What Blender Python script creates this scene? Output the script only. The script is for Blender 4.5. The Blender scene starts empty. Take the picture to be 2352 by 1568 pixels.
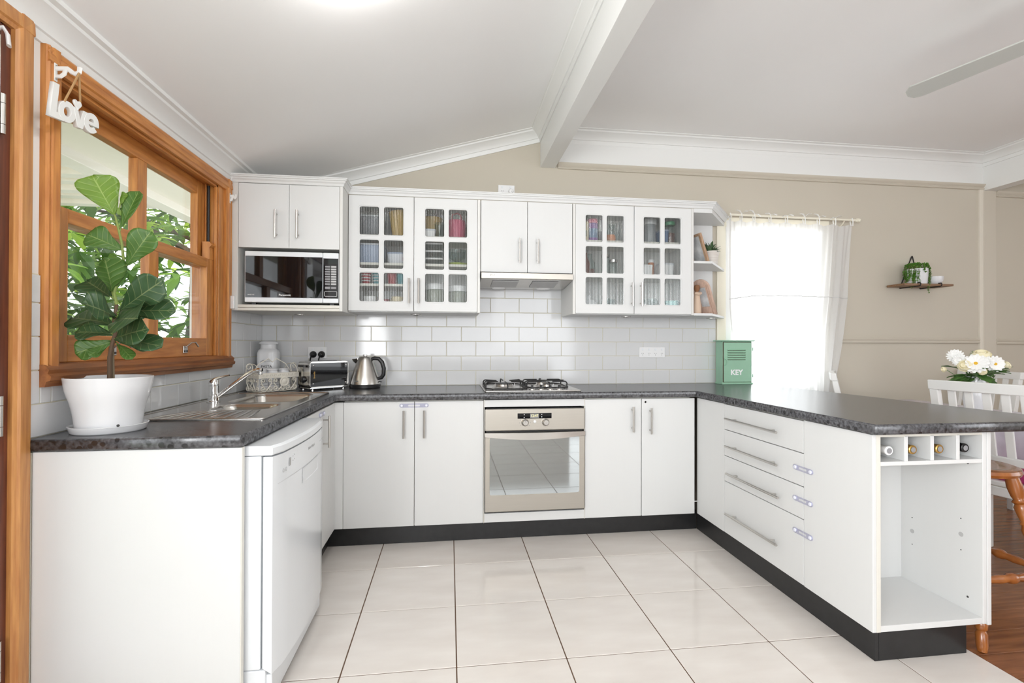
import bpy, bmesh, math, random
from mathutils import Vector, Matrix
random.seed(7)
PI = math.pi
sc = bpy.context.scene
col = sc.collection

# ------------------------------------------------------------------ camera
CAMP = Vector((1.2295, -3.3637, 1.15))
YAW, PITCH, ROLL, FPX = .1287, .0062, .0024, 1109.19
fw = Vector((math.sin(YAW)*math.cos(PITCH), math.cos(YAW)*math.cos(PITCH), math.sin(PITCH)))
r0 = Vector((math.cos(YAW), -math.sin(YAW), 0)); u0 = r0.cross(fw)
cr = math.cos(ROLL)*r0+math.sin(ROLL)*u0; cu = -math.sin(ROLL)*r0+math.cos(ROLL)*u0
cam = bpy.data.objects.new('camera', bpy.data.cameras.new('camera')); col.objects.link(cam)
M = Matrix((cr, cu, -fw)).transposed().to_4x4(); M.translation = CAMP
cam.matrix_world = M
cam.data.sensor_width = 36; cam.data.lens = FPX*36/2352; cam.data.clip_start = .05; cam.data.clip_end = 200
sc.camera = cam

# ------------------------------------------------------------------ world, daylight, added fills, exposure
w = bpy.data.worlds.new('sky'); sc.world = w; w.use_nodes = True
bg = w.node_tree.nodes['Background']; bg.inputs[0].default_value = (.93, .96, 1, 1); bg.inputs[1].default_value = 2.9
def area(name, loc, target, sx, sy, e, c=(1, 1, 1)):
    l = bpy.data.lights.new(name, 'AREA'); l.shape = 'RECTANGLE'; l.size = sx; l.size_y = sy; l.energy = e; l.color = c
    o = bpy.data.objects.new(name, l); col.objects.link(o); o.location = loc
    o.rotation_euler = (Vector(target)-Vector(loc)).to_track_quat('-Z', 'Y').to_euler(); return o
area('fill_rear', (2.0, -6.35, 1.35), (1.9, -3.6, 2.6), 3.4, 1.9, 46, (.97, .985, 1))  # added fill at an unseen rear opening, tilted up to brighten the ceiling
area('fill_right', (7.2, -3.6, 1.5), (0, -2.6, 1.6), 2.6, 1.6, 1, (.985, .99, 1))  # faint added fill at an unseen opening in the right wall
area('fill_left', (-.02, -4.5, 1.45), (2.0, -4.25, 1.75), 1.8, 1.2, 88, (.97, .985, 1))  # added fill at an unseen left opening, brightens the peninsula's drawer side
area('daylight_dining_window', (3.66, .5, 1.42), (3.66, -2, 1.3), .75, 1.3, 14, (1, 1, 1))
sc.view_settings.view_transform = 'Standard'; sc.view_settings.look = 'None'
sc.view_settings.exposure = .22; sc.view_settings.gamma = 1; sc.view_settings.use_curve_mapping = False
sc.cycles.max_bounces = 9; sc.cycles.diffuse_bounces = 6; sc.cycles.transparent_max_bounces = 24
sc.cycles.use_denoising = True; sc.cycles.caustics_reflective = False; sc.cycles.caustics_refractive = False

# ------------------------------------------------------------------ materials
MATS = {}
def nd(nt, t, **k):
    n = nt.nodes.new(t)
    for a, b in k.items(): setattr(n, a, b)
    return n
def mat(name, c, rough=.5, metal=0, spec=.5, var=0, vscale=6, stretch=(1, 1, 1), c2=None, bump=0, bscale=60, coat=0, trans=0, emit=0, alpha=1):
    m = bpy.data.materials.new(name); m.use_nodes = True; nt = m.node_tree; b = nt.nodes['Principled BSDF']
    c = tuple(c)+(1,)
    b.inputs['Base Color'].default_value = c; b.inputs['Roughness'].default_value = rough
    b.inputs['Metallic'].default_value = metal; b.inputs['Specular IOR Level'].default_value = spec
    b.inputs['Coat Weight'].default_value = coat; b.inputs['Coat Roughness'].default_value = .05
    if trans: b.inputs['Transmission Weight'].default_value = trans
    if alpha < 1: b.inputs['Alpha'].default_value = alpha
    if emit: b.inputs['Emission Color'].default_value = c; b.inputs['Emission Strength'].default_value = emit
    if var or c2 or bump:
        tc = nd(nt, 'ShaderNodeTexCoord'); mp = nd(nt, 'ShaderNodeMapping'); mp.inputs['Scale'].default_value = stretch
        nt.links.new(tc.outputs['Object'], mp.inputs['Vector'])
    if var or c2:
        no = nd(nt, 'ShaderNodeTexNoise'); no.inputs['Scale'].default_value = vscale; no.inputs['Detail'].default_value = 5
        nt.links.new(mp.outputs[0], no.inputs['Vector'])
        rp = nd(nt, 'ShaderNodeValToRGB'); k = c2 if c2 else tuple(x*(1-var) for x in c[:3])
        rp.color_ramp.elements[0].position = .32; rp.color_ramp.elements[1].position = .68
        rp.color_ramp.elements[0].color = tuple(k)+(1,); rp.color_ramp.elements[1].color = c
        nt.links.new(no.outputs['Fac'], rp.inputs[0]); nt.links.new(rp.outputs[0], b.inputs['Base Color'])
    if bump:
        n2 = nd(nt, 'ShaderNodeTexNoise'); n2.inputs['Scale'].default_value = bscale
        nt.links.new(mp.outputs[0], n2.inputs['Vector'])
        bp = nd(nt, 'ShaderNodeBump'); bp.inputs['Strength'].default_value = bump; bp.inputs['Distance'].default_value = .002
        nt.links.new(n2.outputs['Fac'], bp.inputs['Height']); nt.links.new(bp.outputs[0], b.inputs['Normal'])
    MATS[name] = m; return m
mat('laminate', (.675, .68, .675), .42, spec=.3, var=.006, vscale=3, stretch=(20, 20, 1))
mat('laminate_edge', (.68, .66, .60), .4)
mat('carcass', (.67, .665, .64), .45)
mat('thermo', (.675, .68, .675), .42, spec=.3)
mat('wall_paint', (.53, .487, .405), .7, var=.03, vscale=2)
mat('wall_white', (.78, .78, .76), .6)
mat('ceiling_white', (.87, .87, .87), .75, var=.015, vscale=1.5)
mat('trim_white', (.76, .765, .75), .45)
mat('trim_paint', (.55, .507, .425), .5)
mat('cream_paint', (.78, .74, .62), .45, var=.04, vscale=8)
mat('wall_tile', (.65, .655, .66), .09, var=.02, vscale=3, bump=.02, bscale=14)
mat('grout', (.66, .62, .48), .9)
mat('floor_tile', (.76, .72, .675), .10, c2=(.69, .64, .595), vscale=2.4, stretch=(1.2, 4, 1))
mat('floor_grout', (.13, .075, .045), .9)
mat('timber_floor', (.30, .115, .04), .22, c2=(.17, .06, .02), vscale=3, stretch=(1.5, 14, 1), bump=.05)
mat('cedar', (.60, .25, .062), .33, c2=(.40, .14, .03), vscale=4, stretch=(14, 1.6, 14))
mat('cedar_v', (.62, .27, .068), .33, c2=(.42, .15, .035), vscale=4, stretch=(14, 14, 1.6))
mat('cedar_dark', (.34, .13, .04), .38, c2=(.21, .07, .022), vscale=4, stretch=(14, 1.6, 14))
mat('door_wood', (.58, .28, .09), .4, c2=(.42, .17, .05), vscale=5, stretch=(18, 18, 1.4))
mat('door_red', (.16, .045, .022), .4, c2=(.09, .025, .014), vscale=5, stretch=(18, 18, 1.4))
mat('stool_wood', (.36, .125, .03), .25, c2=(.25, .075, .016), vscale=5, stretch=(6, 6, 2), coat=.3)
mat('plinth', (.016, .016, .017), .32, var=.3, vscale=30)
mat('steel', (.62, .60, .57), .27, 1, var=.06, vscale=3, stretch=(1, 1, 30))
mat('steel_oven', (.50, .47, .42), .36, 1, var=.04, vscale=4, stretch=(1, 1, 60))
mat('sink_steel', (.60, .58, .55), .22, 1)
mat('handle_steel', (.58, .56, .53), .28, 1)
mat('chrome', (.82, .82, .82), .05, 1)
mat('black_plastic', (.012, .012, .013), .35)
mat('cast_iron', (.010, .010, .010), .45)
mat('black_glass', (.006, .006, .007), .03, spec=.6)
mat('white_plastic', (.80, .80, .80), .25)
mat('white_enamel', (.76, .785, .81), .16)
mat('white_ceramic', (.72, .725, .74), .12)
mat('white_paint', (.74, .74, .72), .35)
mat('cream_metal', (.79, .75, .66), .5, var=.06, vscale=40)
mat('mint', (.30, .52, .37), .38, var=.08, vscale=9)
mat('gap_brown', (.06, .035, .02), .8)  # dark brown of the key cabinet's door gap and louvre slits
mat('twine', (.42, .25, .11), .95)
mat('jute_wood', (.50, .34, .22), .7, c2=(.33, .2, .12), vscale=10, stretch=(8, 8, 1))
mat('pink_wood', (.66, .47, .38), .65, c2=(.52, .36, .28), vscale=9, stretch=(9, 9, 1))
mat('photo_grey', (.40, .42, .44), .2, c2=(.78, .79, .80), vscale=14)
mat('pot_stone', (.62, .57, .52), .75, c2=(.74, .71, .67), vscale=8, stretch=(1, 1, 9))
mat('succulent', (.115, .19, .085), .5, c2=(.05, .10, .045), vscale=40)
mat('pearl_green', (.13, .34, .035), .4, c2=(.05, .16, .015), vscale=60)
mat('black_metal', (.015, .013, .013), .4)
mat('shelf_wood', (.26, .145, .075), .55, c2=(.17, .09, .045), vscale=6, stretch=(2, 20, 20))
mat('stem_bark', (.12, .075, .045), .8)
mat('stem_green', (.20, .26, .06), .6)
mat('stake', (.25, .19, .12), .8)
mat('soil', (.05, .035, .025), .95)
mat('lamp_glow', (1, .99, .975), .4, emit=24)
mat('display_text', (.75, .68, .3), .4, emit=.5)
mat('grey_print', (.25, .25, .26), .5)
mat('dark_print', (.03, .03, .03), .5)
mat('white_print', (.85, .85, .85), .5)
mat('label_grey', (.45, .45, .45), .5)
mat('flower_white', (.86, .86, .84), .5)
mat('flower_cream', (.80, .74, .52), .5)
mat('flower_yellow', (.72, .42, .02), .6)
mat('bouquet_green', (.06, .14, .035), .5, c2=(.10, .21, .05), vscale=30)
mat('magenta', (.42, .03, .14), .7)
mat('lilac_plastic', (.66, .62, .70), .2, var=.15, vscale=12)
mat('skin_cloth', (.62, .47, .36), .8)
mat('brown_hair', (.24, .11, .05), .8)
mat('pale_paving', (.50, .50, .42), .9, c2=(.40, .44, .30), vscale=3)  # pale concrete tone, kept neutral so its bounce does not tint the soffit
mat('bark', (.18, .14, .11), .9, c2=(.10, .075, .055), vscale=20)
mat('patio_white', (.62, .59, .52), .6)
mat('soffit', (.66, .62, .53), .7)
mat('fan_white', (.50, .51, .48), .4)
mat('oven_glass', (.34, .36, .36), .03, .9, spec=.8)
mat('chrome_soft', (.66, .64, .60), .12, 1)
mat('label_white', (.74, .77, .79), .25)
mat('cap_gold', (.55, .34, .10), .3, .7)
mat('lock_pad', (.70, .71, .80), .3)
mat('voile_thick', (.84, .84, .82), .8)
mat('voile_seam', (.55, .55, .54), .9)
mat('trim_light', (.62, .575, .49), .5)
mat('wire_grey', (.35, .35, .34), .5)

def nodes_mat(name):
    m = bpy.data.materials.new(name); m.use_nodes = True; nt = m.node_tree
    MATS[name] = m; return m, nt, nt.nodes['Principled BSDF'], nt.nodes['Material Output']
# worktop: charcoal stone laminate with darker blotches
m, nt, b, out = nodes_mat('worktop')
tc = nd(nt, 'ShaderNodeTexCoord'); n1 = nd(nt, 'ShaderNodeTexNoise'); n1.inputs['Scale'].default_value = 90; n1.inputs['Detail'].default_value = 6
vo = nd(nt, 'ShaderNodeTexVoronoi'); vo.inputs['Scale'].default_value = 34
n3 = nd(nt, 'ShaderNodeTexNoise'); n3.inputs['Scale'].default_value = 22
r1 = nd(nt, 'ShaderNodeValToRGB'); r1.color_ramp.elements[0].color = (.018, .018, .020, 1); r1.color_ramp.elements[1].color = (.115, .115, .125, 1)
r1.color_ramp.elements[0].position = .3; r1.color_ramp.elements[1].position = .72
r2 = nd(nt, 'ShaderNodeValToRGB'); r2.color_ramp.elements[0].position = .30; r2.color_ramp.elements[1].position = .38
mx = nd(nt, 'ShaderNodeMix', data_type='RGBA'); mx.inputs[6].default_value = (.017, .017, .019, 1)
for n in (n1, vo, n3): nt.links.new(tc.outputs['Object'], n.inputs['Vector'])
nt.links.new(n1.outputs['Fac'], r1.inputs[0]); ad = nd(nt, 'ShaderNodeMath', operation='ADD'); mu = nd(nt, 'ShaderNodeMath', operation='MULTIPLY'); mu.inputs[1].default_value = .35
nt.links.new(n3.outputs['Fac'], mu.inputs[0]); nt.links.new(mu.outputs[0], ad.inputs[0]); nt.links.new(vo.outputs['Distance'], ad.inputs[1])
sb = nd(nt, 'ShaderNodeMath', operation='SUBTRACT'); sb.inputs[1].default_value = .12; nt.links.new(ad.outputs[0], sb.inputs[0])
nt.links.new(sb.outputs[0], r2.inputs[0]); nt.links.new(r2.outputs[0], mx.inputs[0]); nt.links.new(r1.outputs[0], mx.inputs[7]); nt.links.new(mx.outputs[2], b.inputs['Base Color'])
b.inputs['Roughness'].default_value = .24; b.inputs['Specular IOR Level'].default_value = .75
# thin clear glass and ribbed glass: see-through plus real gloss
def glass(name, tint, gloss, rough=.02):
    m, nt, b, out = nodes_mat(name); nt.nodes.remove(b)
    t = nd(nt, 'ShaderNodeBsdfTransparent'); t.inputs[0].default_value = tint+(1,)
    g = nd(nt, 'ShaderNodeBsdfGlossy'); g.inputs['Roughness'].default_value = rough
    lw = nd(nt, 'ShaderNodeLayerWeight'); lw.inputs[0].default_value = .5
    p5 = nd(nt, 'ShaderNodeMath', operation='POWER'); p5.inputs[1].default_value = 5
    f0 = ((gloss-1)/(gloss+1))**2
    ma = nd(nt, 'ShaderNodeMath', operation='MULTIPLY_ADD'); ma.inputs[1].default_value = 1-f0; ma.inputs[2].default_value = f0
    nt.links.new(lw.outputs['Facing'], p5.inputs[0]); nt.links.new(p5.outputs[0], ma.inputs[0])
    mx = nd(nt, 'ShaderNodeMixShader'); nt.links.new(ma.outputs[0], mx.inputs[0]); nt.links.new(t.outputs[0], mx.inputs[1]); nt.links.new(g.outputs[0], mx.inputs[2]); nt.links.new(mx.outputs[0], out.inputs[0])
glass('clear_glass', (.97, .98, .975), 1.45)

glass('jar_glass', (.82, .88, .87), 1.5)
glass('clear_plastic', (.90, .90, .96), 1.5, .1)
# ribbed cabinet glass: dark refraction streaks painted into the flank tint, soft sheen
m, nt, b, out = nodes_mat('ribbed_glass'); nt.nodes.remove(b)
t = nd(nt, 'ShaderNodeBsdfTransparent'); g = nd(nt, 'ShaderNodeBsdfGlossy'); g.inputs['Roughness'].default_value = .16; g.inputs[0].default_value = (.9, .92, .92, 1)
lw = nd(nt, 'ShaderNodeLayerWeight'); lw.inputs[0].default_value = .5; rp = nd(nt, 'ShaderNodeValToRGB')
rp.color_ramp.elements[0].color = (.97, .98, .975, 1); rp.color_ramp.elements[0].position = .02; rp.color_ramp.elements[1].color = (.50, .53, .53, 1); rp.color_ramp.elements[1].position = .34
nt.links.new(lw.outputs['Facing'], rp.inputs[0]); nt.links.new(rp.outputs[0], t.inputs[0])
mx = nd(nt, 'ShaderNodeMixShader'); mx.inputs[0].default_value = .09; nt.links.new(t.outputs[0], mx.inputs[1]); nt.links.new(g.outputs[0], mx.inputs[2]); nt.links.new(mx.outputs[0], out.inputs[0])
# curtain cloth
m, nt, b, out = nodes_mat('voile'); nt.nodes.remove(b)
d = nd(nt, 'ShaderNodeBsdfDiffuse'); d.inputs[0].default_value = (.86, .86, .86, 1)
t = nd(nt, 'ShaderNodeBsdfTranslucent'); t.inputs[0].default_value = (.9, .9, .9, 1)
tp = nd(nt, 'ShaderNodeBsdfTransparent')
m1 = nd(nt, 'ShaderNodeMixShader'); m1.inputs[0].default_value = .5; m2 = nd(nt, 'ShaderNodeMixShader'); m2.inputs[0].default_value = .14
nt.links.new(d.outputs[0], m1.inputs[1]); nt.links.new(t.outputs[0], m1.inputs[2]); nt.links.new(m1.outputs[0], m2.inputs[1]); nt.links.new(tp.outputs[0], m2.inputs[2]); nt.links.new(m2.outputs[0], out.inputs[0])
# translucent patio sheet / outdoor leaf
def translucent(name, c, c2, k=.5):
    m, nt, b, out = nodes_mat(name)
    t = nd(nt, 'ShaderNodeBsdfTranslucent'); t.inputs[0].default_value = c2+(1,); b.inputs['Base Color'].default_value = c+(1,); b.inputs['Roughness'].default_value = .45
    mx = nd(nt, 'ShaderNodeMixShader'); mx.inputs[0].default_value = k
    nt.links.new(b.outputs[0], mx.inputs[1]); nt.links.new(t.outputs[0], mx.inputs[2]); nt.links.new(mx.outputs[0], out.inputs[0])
translucent('patio_sheet', (.85, .85, .80), (.75, .72, .64), .75)
translucent('tree_leaf_dark', (.065, .13, .04), (.13, .25, .04), .4)
translucent('tree_leaf_mid', (.15, .28, .07), (.35, .55, .08), .45)
translucent('tree_leaf_lime', (.35, .50, .10), (.65, .85, .15), .5)
# fig leaves with pinnate veins from the leaf's own UV
def fig(name, c, vein, tr):
    m, nt, b, out = nodes_mat(name)
    uv = nd(nt, 'ShaderNodeUVMap'); uv.uv_map = 'UVMap'; sx = nd(nt, 'ShaderNodeSeparateXYZ'); nt.links.new(uv.outputs[0], sx.inputs[0])
    def math_(op, a, bb):
        n = nd(nt, 'ShaderNodeMath', operation=op)
        for i, x in enumerate((a, bb)):
            if x is None: continue
            if isinstance(x, (int, float)): n.inputs[i].default_value = x
            else: nt.links.new(x, n.inputs[i])
        return n.outputs[0]
    au = math_('ABSOLUTE', math_('MULTIPLY', math_('SUBTRACT', sx.outputs[0], .5), 2), None)
    s = math_('SUBTRACT', sx.outputs[1], math_('MULTIPLY', math_('POWER', au, .8), .22))
    fr = math_('FRACT', math_('MULTIPLY', s, 6.5), None)
    dv = math_('ABSOLUTE', math_('SUBTRACT', fr, .5), None)
    side = math_('LESS_THAN', dv, .035); mid = math_('LESS_THAN', au, .035)
    v = math_('MAXIMUM', side, mid)
    mx = nd(nt, 'ShaderNodeMix', data_type='RGBA'); mx.inputs[6].default_value = c+(1,); mx.inputs[7].default_value = vein+(1,)
    no = nd(nt, 'ShaderNodeTexNoise'); no.inputs['Scale'].default_value = 18; tcc = nd(nt, 'ShaderNodeTexCoord'); nt.links.new(tcc.outputs['Object'], no.inputs['Vector'])
    m0 = nd(nt, 'ShaderNodeMix', data_type='RGBA'); m0.inputs[6].default_value = tuple(x*.7 for x in c)+(1,); m0.inputs[7].default_value = c+(1,)
    nt.links.new(no.outputs['Fac'], m0.inputs[0]); nt.links.new(m0.outputs[2], mx.inputs[6])
    nt.links.new(math_('MULTIPLY', v, .75), mx.inputs[0]); nt.links.new(mx.outputs[2], b.inputs['Base Color'])
    bp = nd(nt, 'ShaderNodeBump'); bp.inputs['Strength'].default_value = .35; bp.inputs['Distance'].default_value = .002; bp.invert = True
    nt.links.new(math_('MINIMUM', math_('MULTIPLY', dv, 3), 1), bp.inputs['Height'])
    b.inputs['Roughness'].default_value = .38; nt.links.new(bp.outputs[0], b.inputs['Normal'])
    t = nd(nt, 'ShaderNodeBsdfTranslucent'); t.inputs[0].default_value = tr+(1,)
    ms = nd(nt, 'ShaderNodeMixShader'); ms.inputs[0].default_value = .3; nt.links.new(b.outputs[0], ms.inputs[1]); nt.links.new(t.outputs[0], ms.inputs[2]); nt.links.new(ms.outputs[0], out.inputs[0])
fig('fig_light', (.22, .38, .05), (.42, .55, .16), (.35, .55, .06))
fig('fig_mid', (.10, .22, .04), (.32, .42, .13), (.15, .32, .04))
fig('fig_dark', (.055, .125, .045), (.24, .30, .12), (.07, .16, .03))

# ------------------------------------------------------------------ builders
def off(p):
    o = Vector((0, 0, 0))
    while p is not None:
        o += p.location; p = p.parent
    return o
def tag(o, label, cat, group=None):
    o['label'] = label; o['category'] = cat
    if group: o['group'] = group
    return o
def thing(name, label, cat, loc=(0, 0, 0), rz=0, group=None):
    o = bpy.data.objects.new(name, None); o.empty_display_size = .05; col.objects.link(o); o.location = loc; o.rotation_euler = (0, 0, rz)
    return tag(o, label, cat, group)
def struct_empty(name, loc=(0, 0, 0), label=None):
    o = bpy.data.objects.new(name, None); o.empty_display_size = .05; col.objects.link(o); o.location = loc; o['kind'] = 'structure'
    if label: o['label'] = label
    return o
def finish(name, me, m, parent=None, smooth=False, bevel=0, seg=2, ang=35):
    me.materials.clear(); me.materials.append(MATS[m] if isinstance(m, str) else m)
    if smooth:
        me.shade_smooth(); me.set_sharp_from_angle(angle=math.radians(ang))
    o = bpy.data.objects.new(name, me); col.objects.link(o)
    if parent is not None: o.parent = parent
    if bevel:
        bm = o.modifiers.new('bevel', 'BEVEL'); bm.width = bevel; bm.segments = seg; bm.limit_method = 'ANGLE'; bm.angle_limit = math.radians(40); bm.harden_normals = False
    return o
class MB:
    def __init__(s): s.v = []; s.f = []
    def add(s, vs, fs):
        n = len(s.v); s.v += [Vector(a) for a in vs]; s.f += [tuple(n+i for i in q) for q in fs]; return s
    def box(s, x0, x1, y0, y1, z0, z1):
        x0, x1 = min(x0, x1), max(x0, x1); y0, y1 = min(y0, y1), max(y0, y1); z0, z1 = min(z0, z1), max(z0, z1)
        return s.add([(x0, y0, z0), (x1, y0, z0), (x1, y1, z0), (x0, y1, z0), (x0, y0, z1), (x1, y0, z1), (x1, y1, z1), (x0, y1, z1)],
                     [(0, 3, 2, 1), (4, 5, 6, 7), (0, 1, 5, 4), (1, 2, 6, 5), (2, 3, 7, 6), (3, 0, 4, 7)])
    def prism(s, pts, a, b):                  # pts: list of 3D points (ring at start), a..b: translation vectors
        n = len(pts); A = [Vector(q)+Vector(a) for q in pts]; B = [Vector(q)+Vector(b) for q in pts]
        return s.add(A+B, [tuple(range(n-1, -1, -1)), tuple(range(n, 2*n))]+[(i, (i+1) % n, n+(i+1) % n, n+i) for i in range(n)])
    def loft(s, rings, caps=True, closed=True):
        n = len(rings[0]); vs = [q for r in rings for q in r]; fs = []
        for k in range(len(rings)-1):
            for i in range(n if closed else n-1):
                j = (i+1) % n; fs.append((k*n+i, k*n+j, (k+1)*n+j, (k+1)*n+i))
        if caps and closed: fs += [tuple(range(n-1, -1, -1)), tuple(range((len(rings)-1)*n, len(rings)*n))]
        return s.add(vs, fs)
    def tube(s, pts, r, n=8, caps=True, flat=1, loop=False):
        P = [Vector(q) for q in pts]; R = r if isinstance(r, (list, tuple)) else [r]*len(P); rings = []; up = None
        for i, q in enumerate(P):
            if loop: t = (P[(i+1) % len(P)]-P[i-1])
            else: t = P[min(i+1, len(P)-1)]-P[max(i-1, 0)]
            t = t.normalized() if t.length > 1e-9 else Vector((0, 0, 1))
            if up is None: up = Vector((0, 0, 1)) if abs(t.z) < .9 else Vector((1, 0, 0))
            a = t.cross(up).normalized(); bb = a.cross(t).normalized(); up = bb
            rings.append([q+a*R[i]*math.cos(2*PI*k/n)+bb*R[i]*flat*math.sin(2*PI*k/n) for k in range(n)])
        if loop: rings.append(rings[0])
        return s.loft(rings, caps and not loop)
    def lathe(s, prof, c=(0, 0, 0), n=24, axis='z', caps=True, sx=1, sy=1):
        rings = []
        for r, z in prof:
            ring = []
            for k in range(n):
                a = 2*PI*k/n; x, y = r*math.cos(a)*sx, r*math.sin(a)*sy
                q = (x, y, z) if axis == 'z' else ((z, x, y) if axis == 'x' else (y, z, x))
                ring.append(Vector(c)+Vector(q))
            rings.append(ring)
        return s.loft(rings, caps)
    def xf(s, Mx): s.v = [Mx @ q for q in s.v]; return s
    def mesh(s, o=Vector((0, 0, 0))):
        me = bpy.data.meshes.new('m'); me.from_pydata([q-o for q in s.v], [], s.f); me.update()
        bm = bmesh.new(); bm.from_mesh(me); bmesh.ops.recalc_face_normals(bm, faces=bm.faces); bm.to_mesh(me); bm.free(); return me
    def build(s, name, m, parent=None, smooth=False, bevel=0, seg=2, ang=35, local=False):
        o = off(parent) if (parent is not None and not local) else Vector((0, 0, 0))
        return finish(name, s.mesh(o), m, parent, smooth, bevel, seg, ang)
def box(name, m, parent, x0, x1, y0, y1, z0, z1, bevel=.0015, seg=2): return MB().box(x0, x1, y0, y1, z0, z1).build(name, m, parent, bevel=bevel, seg=seg)
def frame(o, X, Y):
    X = Vector(X).normalized(); Y = Vector(Y).normalized(); Z = X.cross(Y)
    Mx = Matrix((X, Y, Z)).transposed().to_4x4(); Mx.translation = Vector(o); return Mx
def curve_mesh(cu_, Mx, parent):
    ob = bpy.data.objects.new('tmp', cu_); col.objects.link(ob)
    dg = bpy.context.evaluated_depsgraph_get(); me = bpy.data.meshes.new_from_object(ob.evaluated_get(dg))
    bpy.data.objects.remove(ob); o = off(parent) if parent is not None else Vector((0, 0, 0))
    me.transform(Matrix.Translation(-o) @ Mx); return me
def plate(name, m, parent, outer, holes, th, Mx, bevel=0, smooth=False):
    c = bpy.data.curves.new('c', 'CURVE'); c.dimensions = '2D'; c.fill_mode = 'BOTH'; c.extrude = max(th/2-bevel, 1e-4); c.bevel_depth = bevel; c.bevel_resolution = 1; c.offset = -bevel
    for pts in [outer]+holes:
        sp = c.splines.new('POLY'); sp.points.add(len(pts)-1); sp.use_cyclic_u = True
        for i, q in enumerate(pts): sp.points[i].co = (q[0], q[1], 0, 1)
    return finish(name, curve_mesh(c, Mx, parent), m, parent, smooth)
def text(name, body, size, Mx, m, parent, ext=.0006, bold=0, align='CENTER', spacing=1, shear=0):
    c = bpy.data.curves.new('t', 'FONT'); c.body = body; c.size = size; c.extrude = ext; c.offset = bold; c.align_x = align; c.align_y = 'CENTER'; c.space_character = spacing; c.shear = shear; c.resolution_u = 3
    return finish(name, curve_mesh(c, Mx, parent), m, parent)
def rrect(x0, x1, y0, y1, r, n=4):
    P = []
    for cx, cy, a in ((x1-r, y1-r, 0), (x0+r, y1-r, PI/2), (x0+r, y0+r, PI), (x1-r, y0+r, 1.5*PI)):
        for k in range(n+1): P.append((cx+r*math.cos(a+k*PI/2/n), cy+r*math.sin(a+k*PI/2/n)))
    return P
def copy_tree(o, parent=None):
    c = o.copy(); col.objects.link(c); c.parent = parent
    for ch in list(o.children): copy_tree(ch, c)
    return c
FACE_BACK = lambda x, y, z: frame((x, y, z), (1, 0, 0), (0, 0, 1))      # faces the room from the back wall (-y)
FACE_LEFT = lambda x, y, z: frame((x, y, z), (0, 1, 0), (0, 0, 1))      # faces +x
FACE_RIGHT = lambda x, y, z: frame((x, y, z), (0, -1, 0), (0, 0, 1))    # faces -x
ZC, TH = .869, .037

# ================================================================== SETTING
def S(o, label=None):
    o['kind'] = 'structure'
    if label: o['label'] = label
    return o
# floors -------------------------------------------------------------
fl = S(MB().box(-.12, 3.182, -6.4, .0, -.06, -.0025).build('floor_tiled', 'floor_grout'))
TX, TY, TP, TPY = .857, -.8179, .4017, .4034
tile_me = MB().box(0, TP-.0045, 0, TPY-.0045, -.012, 0).mesh()
tile_me.materials.append(MATS['floor_tile'])
rest = MB()
for i in range(-3, 6):
    for j in range(-3, 14):
        x0 = TX+TP*i+.002; y1 = TY-TPY*j-.002; y0 = y1-TPY+.0045
        if x0 > 3.15 or y0 < -6.38 or x0 < -.36 or y1 > .0: continue
        full = x0 >= 0 and x0+TP < 3.182
        if j < 6:
            if full: o = bpy.data.objects.new('tile', tile_me); o.location = (x0, y0, 0)
            else: o = bpy.data.objects.new('tile', MB().box(max(0, x0), min(3.178, x0+TP-.0045), y0, y1, -.012, 0).mesh()); o.data.materials.append(MATS['floor_tile'])
            col.objects.link(o); o.parent = fl
            bv = o.modifiers.new('bevel', 'BEVEL'); bv.width = .0012; bv.segments = 1
        else: rest.box(max(0, x0), min(3.178, x0+TP-.0045), y0, y1, -.012, 0)
o = rest.build('tile', 'floor_tile', fl); o['kind'] = 'stuff'
ft = S(MB().box(3.186, 7.4, -6.4, 0, -.08, -.02).build('floor_timber', 'floor_grout'))
rest = MB(); y = 0; k = 0
while y > -6.3:
    y0 = y-.128; cut = 3.5+((k*1.37) % 2.6)
    if y > -2.4:
        for a, b2 in ((3.188, cut), (cut+.0015, 7.39)):
            MB().box(a, b2, y0+.0012, y-.0012, -.02, -.006).build('plank', 'timber_floor', ft, bevel=.0012, seg=1)
    else: rest.box(3.188, 7.39, y0+.0012, y-.0012, -.02, -.006)
    y = y0; k += 1
o = rest.build('plank', 'timber_floor', ft); o['kind'] = 'stuff'
# walls --------------------------------------------------------------
wl = MB()
wl.box(-.14, 0, -.60, .12, 0, 2.35); wl.box(-.14, 0, -1.665, -.60, 0, 1.075); wl.box(-.14, 0, -1.665, -.60, 2.005, 2.35)
wl.box(-.14, 0, -1.845, -1.665, 0, 2.35); wl.box(-.14, 0, -2.68, -1.845, 2.06, 2.35); wl.box(-.14, 0, -3.6, -2.68, 0, 2.35); wl.box(-.14, 0, -6.4, -5.6, 0, 2.35); wl.box(-.14, 0, -5.6, -3.6, 0, .8); wl.box(-.14, 0, -5.6, -3.6, 2.08, 2.35)
wall_left = S(wl.build('wall_left', 'wall_white'))
wb = MB(); wb.box(-.14, 3.30, 0, .13, 0, 2.8); wb.box(4.03, 7.4, 0, .13, 0, 2.8); wb.box(3.30, 4.03, 0, .13, 0, .79); wb.box(3.30, 4.03, 0, .13, 2.0, 2.8)
wall_back = S(wb.build('wall_back', 'wall_paint'))
wr = MB(); wr.box(7.3, 7.42, -2.2, 0, 0, 2.8); wr.box(7.3, 7.42, -6.4, -5.0, 0, 2.8); wr.box(7.3, 7.42, -5.0, -2.2, 0, .65); wr.box(7.3, 7.42, -5.0, -2.2, 2.35, 2.8)
S(wr.build('wall_right', 'wall_paint'))
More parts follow.
